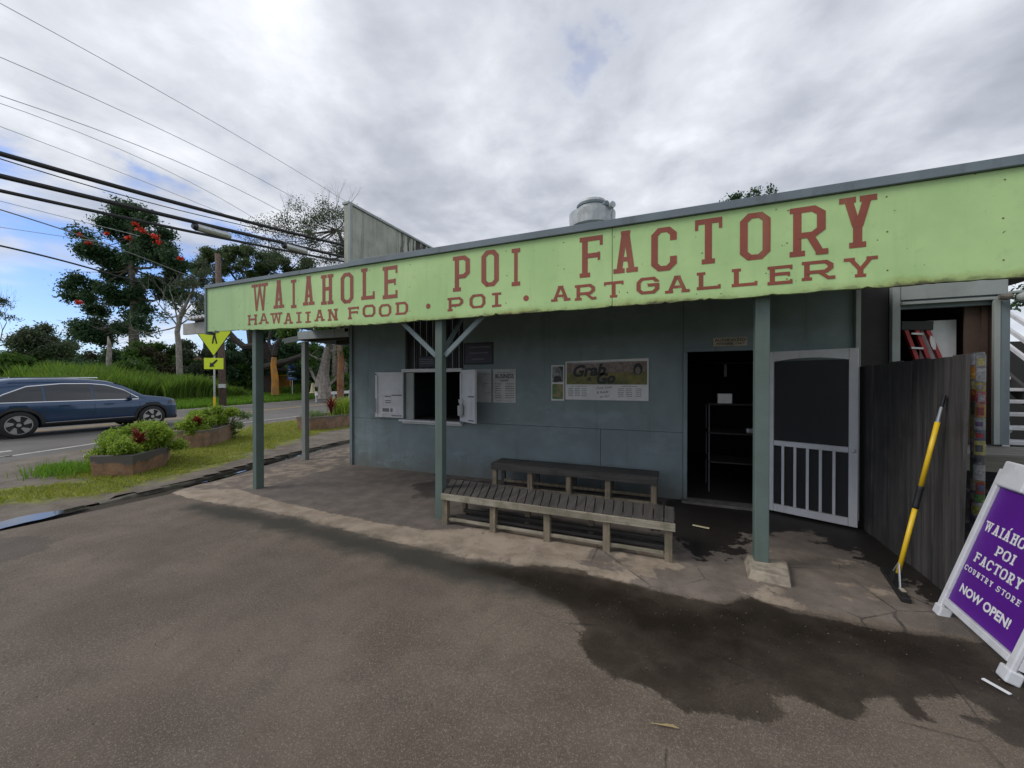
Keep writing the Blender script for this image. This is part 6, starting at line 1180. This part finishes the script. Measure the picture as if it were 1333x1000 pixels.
for sg in (1, -1):
    for (ya, yb_) in ((-1.98, -1.02), (-.97, .02), (.06, 1.10)): side_patch('side_window', (ya, yb_, lambda y: 1.015, topw), M['glass'], .005, sg)
    side_patch('window_trim', (-2.0, 1.14, lambda y: topw(y) - .004, lambda y: topw(y) + .022), M['chrome'], .009, sg, 50); side_patch('window_trim', (-2.0, 1.14, lambda y: .992, lambda y: 1.012), M['chrome'], .008, sg, 50)
    side_patch('sill_cladding', (-1.05, 1.05, lambda y: .27, lambda y: .38), M['cladding'], .012, sg); side_patch('sill_strip', (-1.0, 1.0, lambda y: .385 + (y + 1) * .012, lambda y: .405 + (y + 1) * .012), M['chrome'], .016, sg)
    for y in (-HB_, HB_):
        mb = MB(); n = 24; A_ = [math.pi * (-.10 + 1.20 * i / n) for i in range(n + 1)]; V = []
        for a_ in A_:
            for r_ in (.425, .50):
                z = max(.27, .36 + r_ * math.sin(a_)); yy_ = y + r_ * math.cos(a_); V.append((sg * (float(np.interp(z, [q[1] for q in sect(yy_)[1:9]], [q[0] for q in sect(yy_)[1:9]])) + .010), yy_, z))
        mb.add(V, [(2 * i, 2 * i + 1, 2 * i + 3, 2 * i + 2) for i in range(n)]); mb.build('arch_trim', M['cladding'], CAR, world=False)
    for y in (-.62, .38): MB().box(min(sg * .95, sg * .985), max(sg * .95, sg * .985), y - .11, y + .11, .865, .895).build('door_handle', M['car'], CAR, world=False, bev=.008)
    mr = MB().hexa([(sg * .93, .86, 1.03), (sg * 1.10, .84, 1.04), (sg * 1.10, .98, 1.04), (sg * .93, 1.0, 1.03)], [(sg * .93, .88, 1.13), (sg * 1.09, .86, 1.15), (sg * 1.09, .95, 1.13), (sg * .93, .97, 1.12)]); mr.build('mirror', M['car'], CAR, world=False, bev=.02)
    side_patch('headlight', (1.98, 2.24, lambda y: .80, lambda y: .90), M['glass'], .008, sg); side_patch('tail_light', (-2.34, -2.1, lambda y: .86, lambda y: .98), M['redthing'], .008, sg)
    for yq in (-1.0, .04, 1.16): side_patch('door_gap', (yq - .004, yq + .004, lambda y: .42, lambda y: .99), M['ink'], .004, sg, 1)
    MB().bar((sg * .66, -1.6, 1.70), (sg * .66, .2, 1.715), .03, .03).build('roof_rail', M['chrome'], CAR, world=False)
ws_ = MB(); V = []
for y in np.linspace(.62, 1.24, 8):
    zt = prof_at(y, ZT); hw_ = prof_at(y, HWD); s_ = sect(y); rw = s_[8][0] - .03; V += [(x * rw, y, zt + .006 - .03 * x * x) for x in np.linspace(-1, 1, 9)]
ws_.add(V, [(i * 9 + j, (i * 9 + j + 1), (i + 1) * 9 + j + 1, (i + 1) * 9 + j) for i in range(7) for j in range(8)]); ws_.build('windscreen', M['glass'], CAR, world=False, smooth=True)
MB().box(-.62, .62, 2.20, 2.385, .42, .74).build('grille', M['cladding'], CAR, world=False, bev=.03); MB().box(-.80, .80, 2.0, 2.30, .27, .42).build('bumper', M['cladding'], CAR, world=False, bev=.04)
MB().box(-.6, .6, -1.0, .8, .45, .5).build('floor_pan', M['ink'], CAR, world=False)
def wheel(x, y, sg):
    c_ = (x, y, .37); T = MB(); n = 36; pr = [(.24, -.11), (.355, -.11), (.37, -.08), (.37, .08), (.355, .11), (.24, .11)]
    for r_, o_ in pr:
        for j in range(n): a_ = 2 * math.pi * j / n; T.v.append((x + sg * o_, y + r_ * math.cos(a_), .37 + r_ * math.sin(a_)))
    for i in range(5):
        for j in range(n): T.f.append((i * n + j, i * n + (j + 1) % n, (i + 1) * n + (j + 1) % n, (i + 1) * n + j))
    wo_ = T.build('wheel', M['rubber'], CAR, world=False, smooth=True)
    MB().tube([(x + sg * .02, y, .37), (x + sg * .07, y, .37)], .25, 30).build('hub_disc', M['cladding'], wo_, world=False)
    rm = MB()
    for k in range(5):
        a0 = 2 * math.pi * k / 5 + .3; pts = [(.10, -.25), (.10, .25), (.235, .50), (.25, .10), (.235, -.12)]
        q = [(x + sg * .108, y + r_ * math.cos(a0 + a_), .37 + r_ * math.sin(a0 + a_)) for r_, a_ in pts]; q2 = [(p[0] - sg * .03, p[1], p[2]) for p in q]; rm.add(q + q2, [tuple(range(5)), tuple(reversed(range(5, 10)))] + [(i, 5 + i, 5 + (i + 1) % 5, (i + 1) % 5) for i in range(5)])
    rm.tube([(x + sg * .08, y, .37), (x + sg * .112, y, .37)], .05, 14); V = []
    for j in range(30):
        a_ = 2 * math.pi * j / 30
        for r_ in (.243, .262): V.append((x + sg * .112, y + r_ * math.cos(a_), .37 + r_ * math.sin(a_)))
    rm.add(V, [(2 * j, 2 * j + 1, (2 * j + 3) % 60, (2 * j + 2) % 60) for j in range(30)]); rm.build('rim', M['alloy'], wo_, world=False)
for sg in (1, -1):
    for y in (-HB_, HB_): wheel(sg * .835, y, sg)
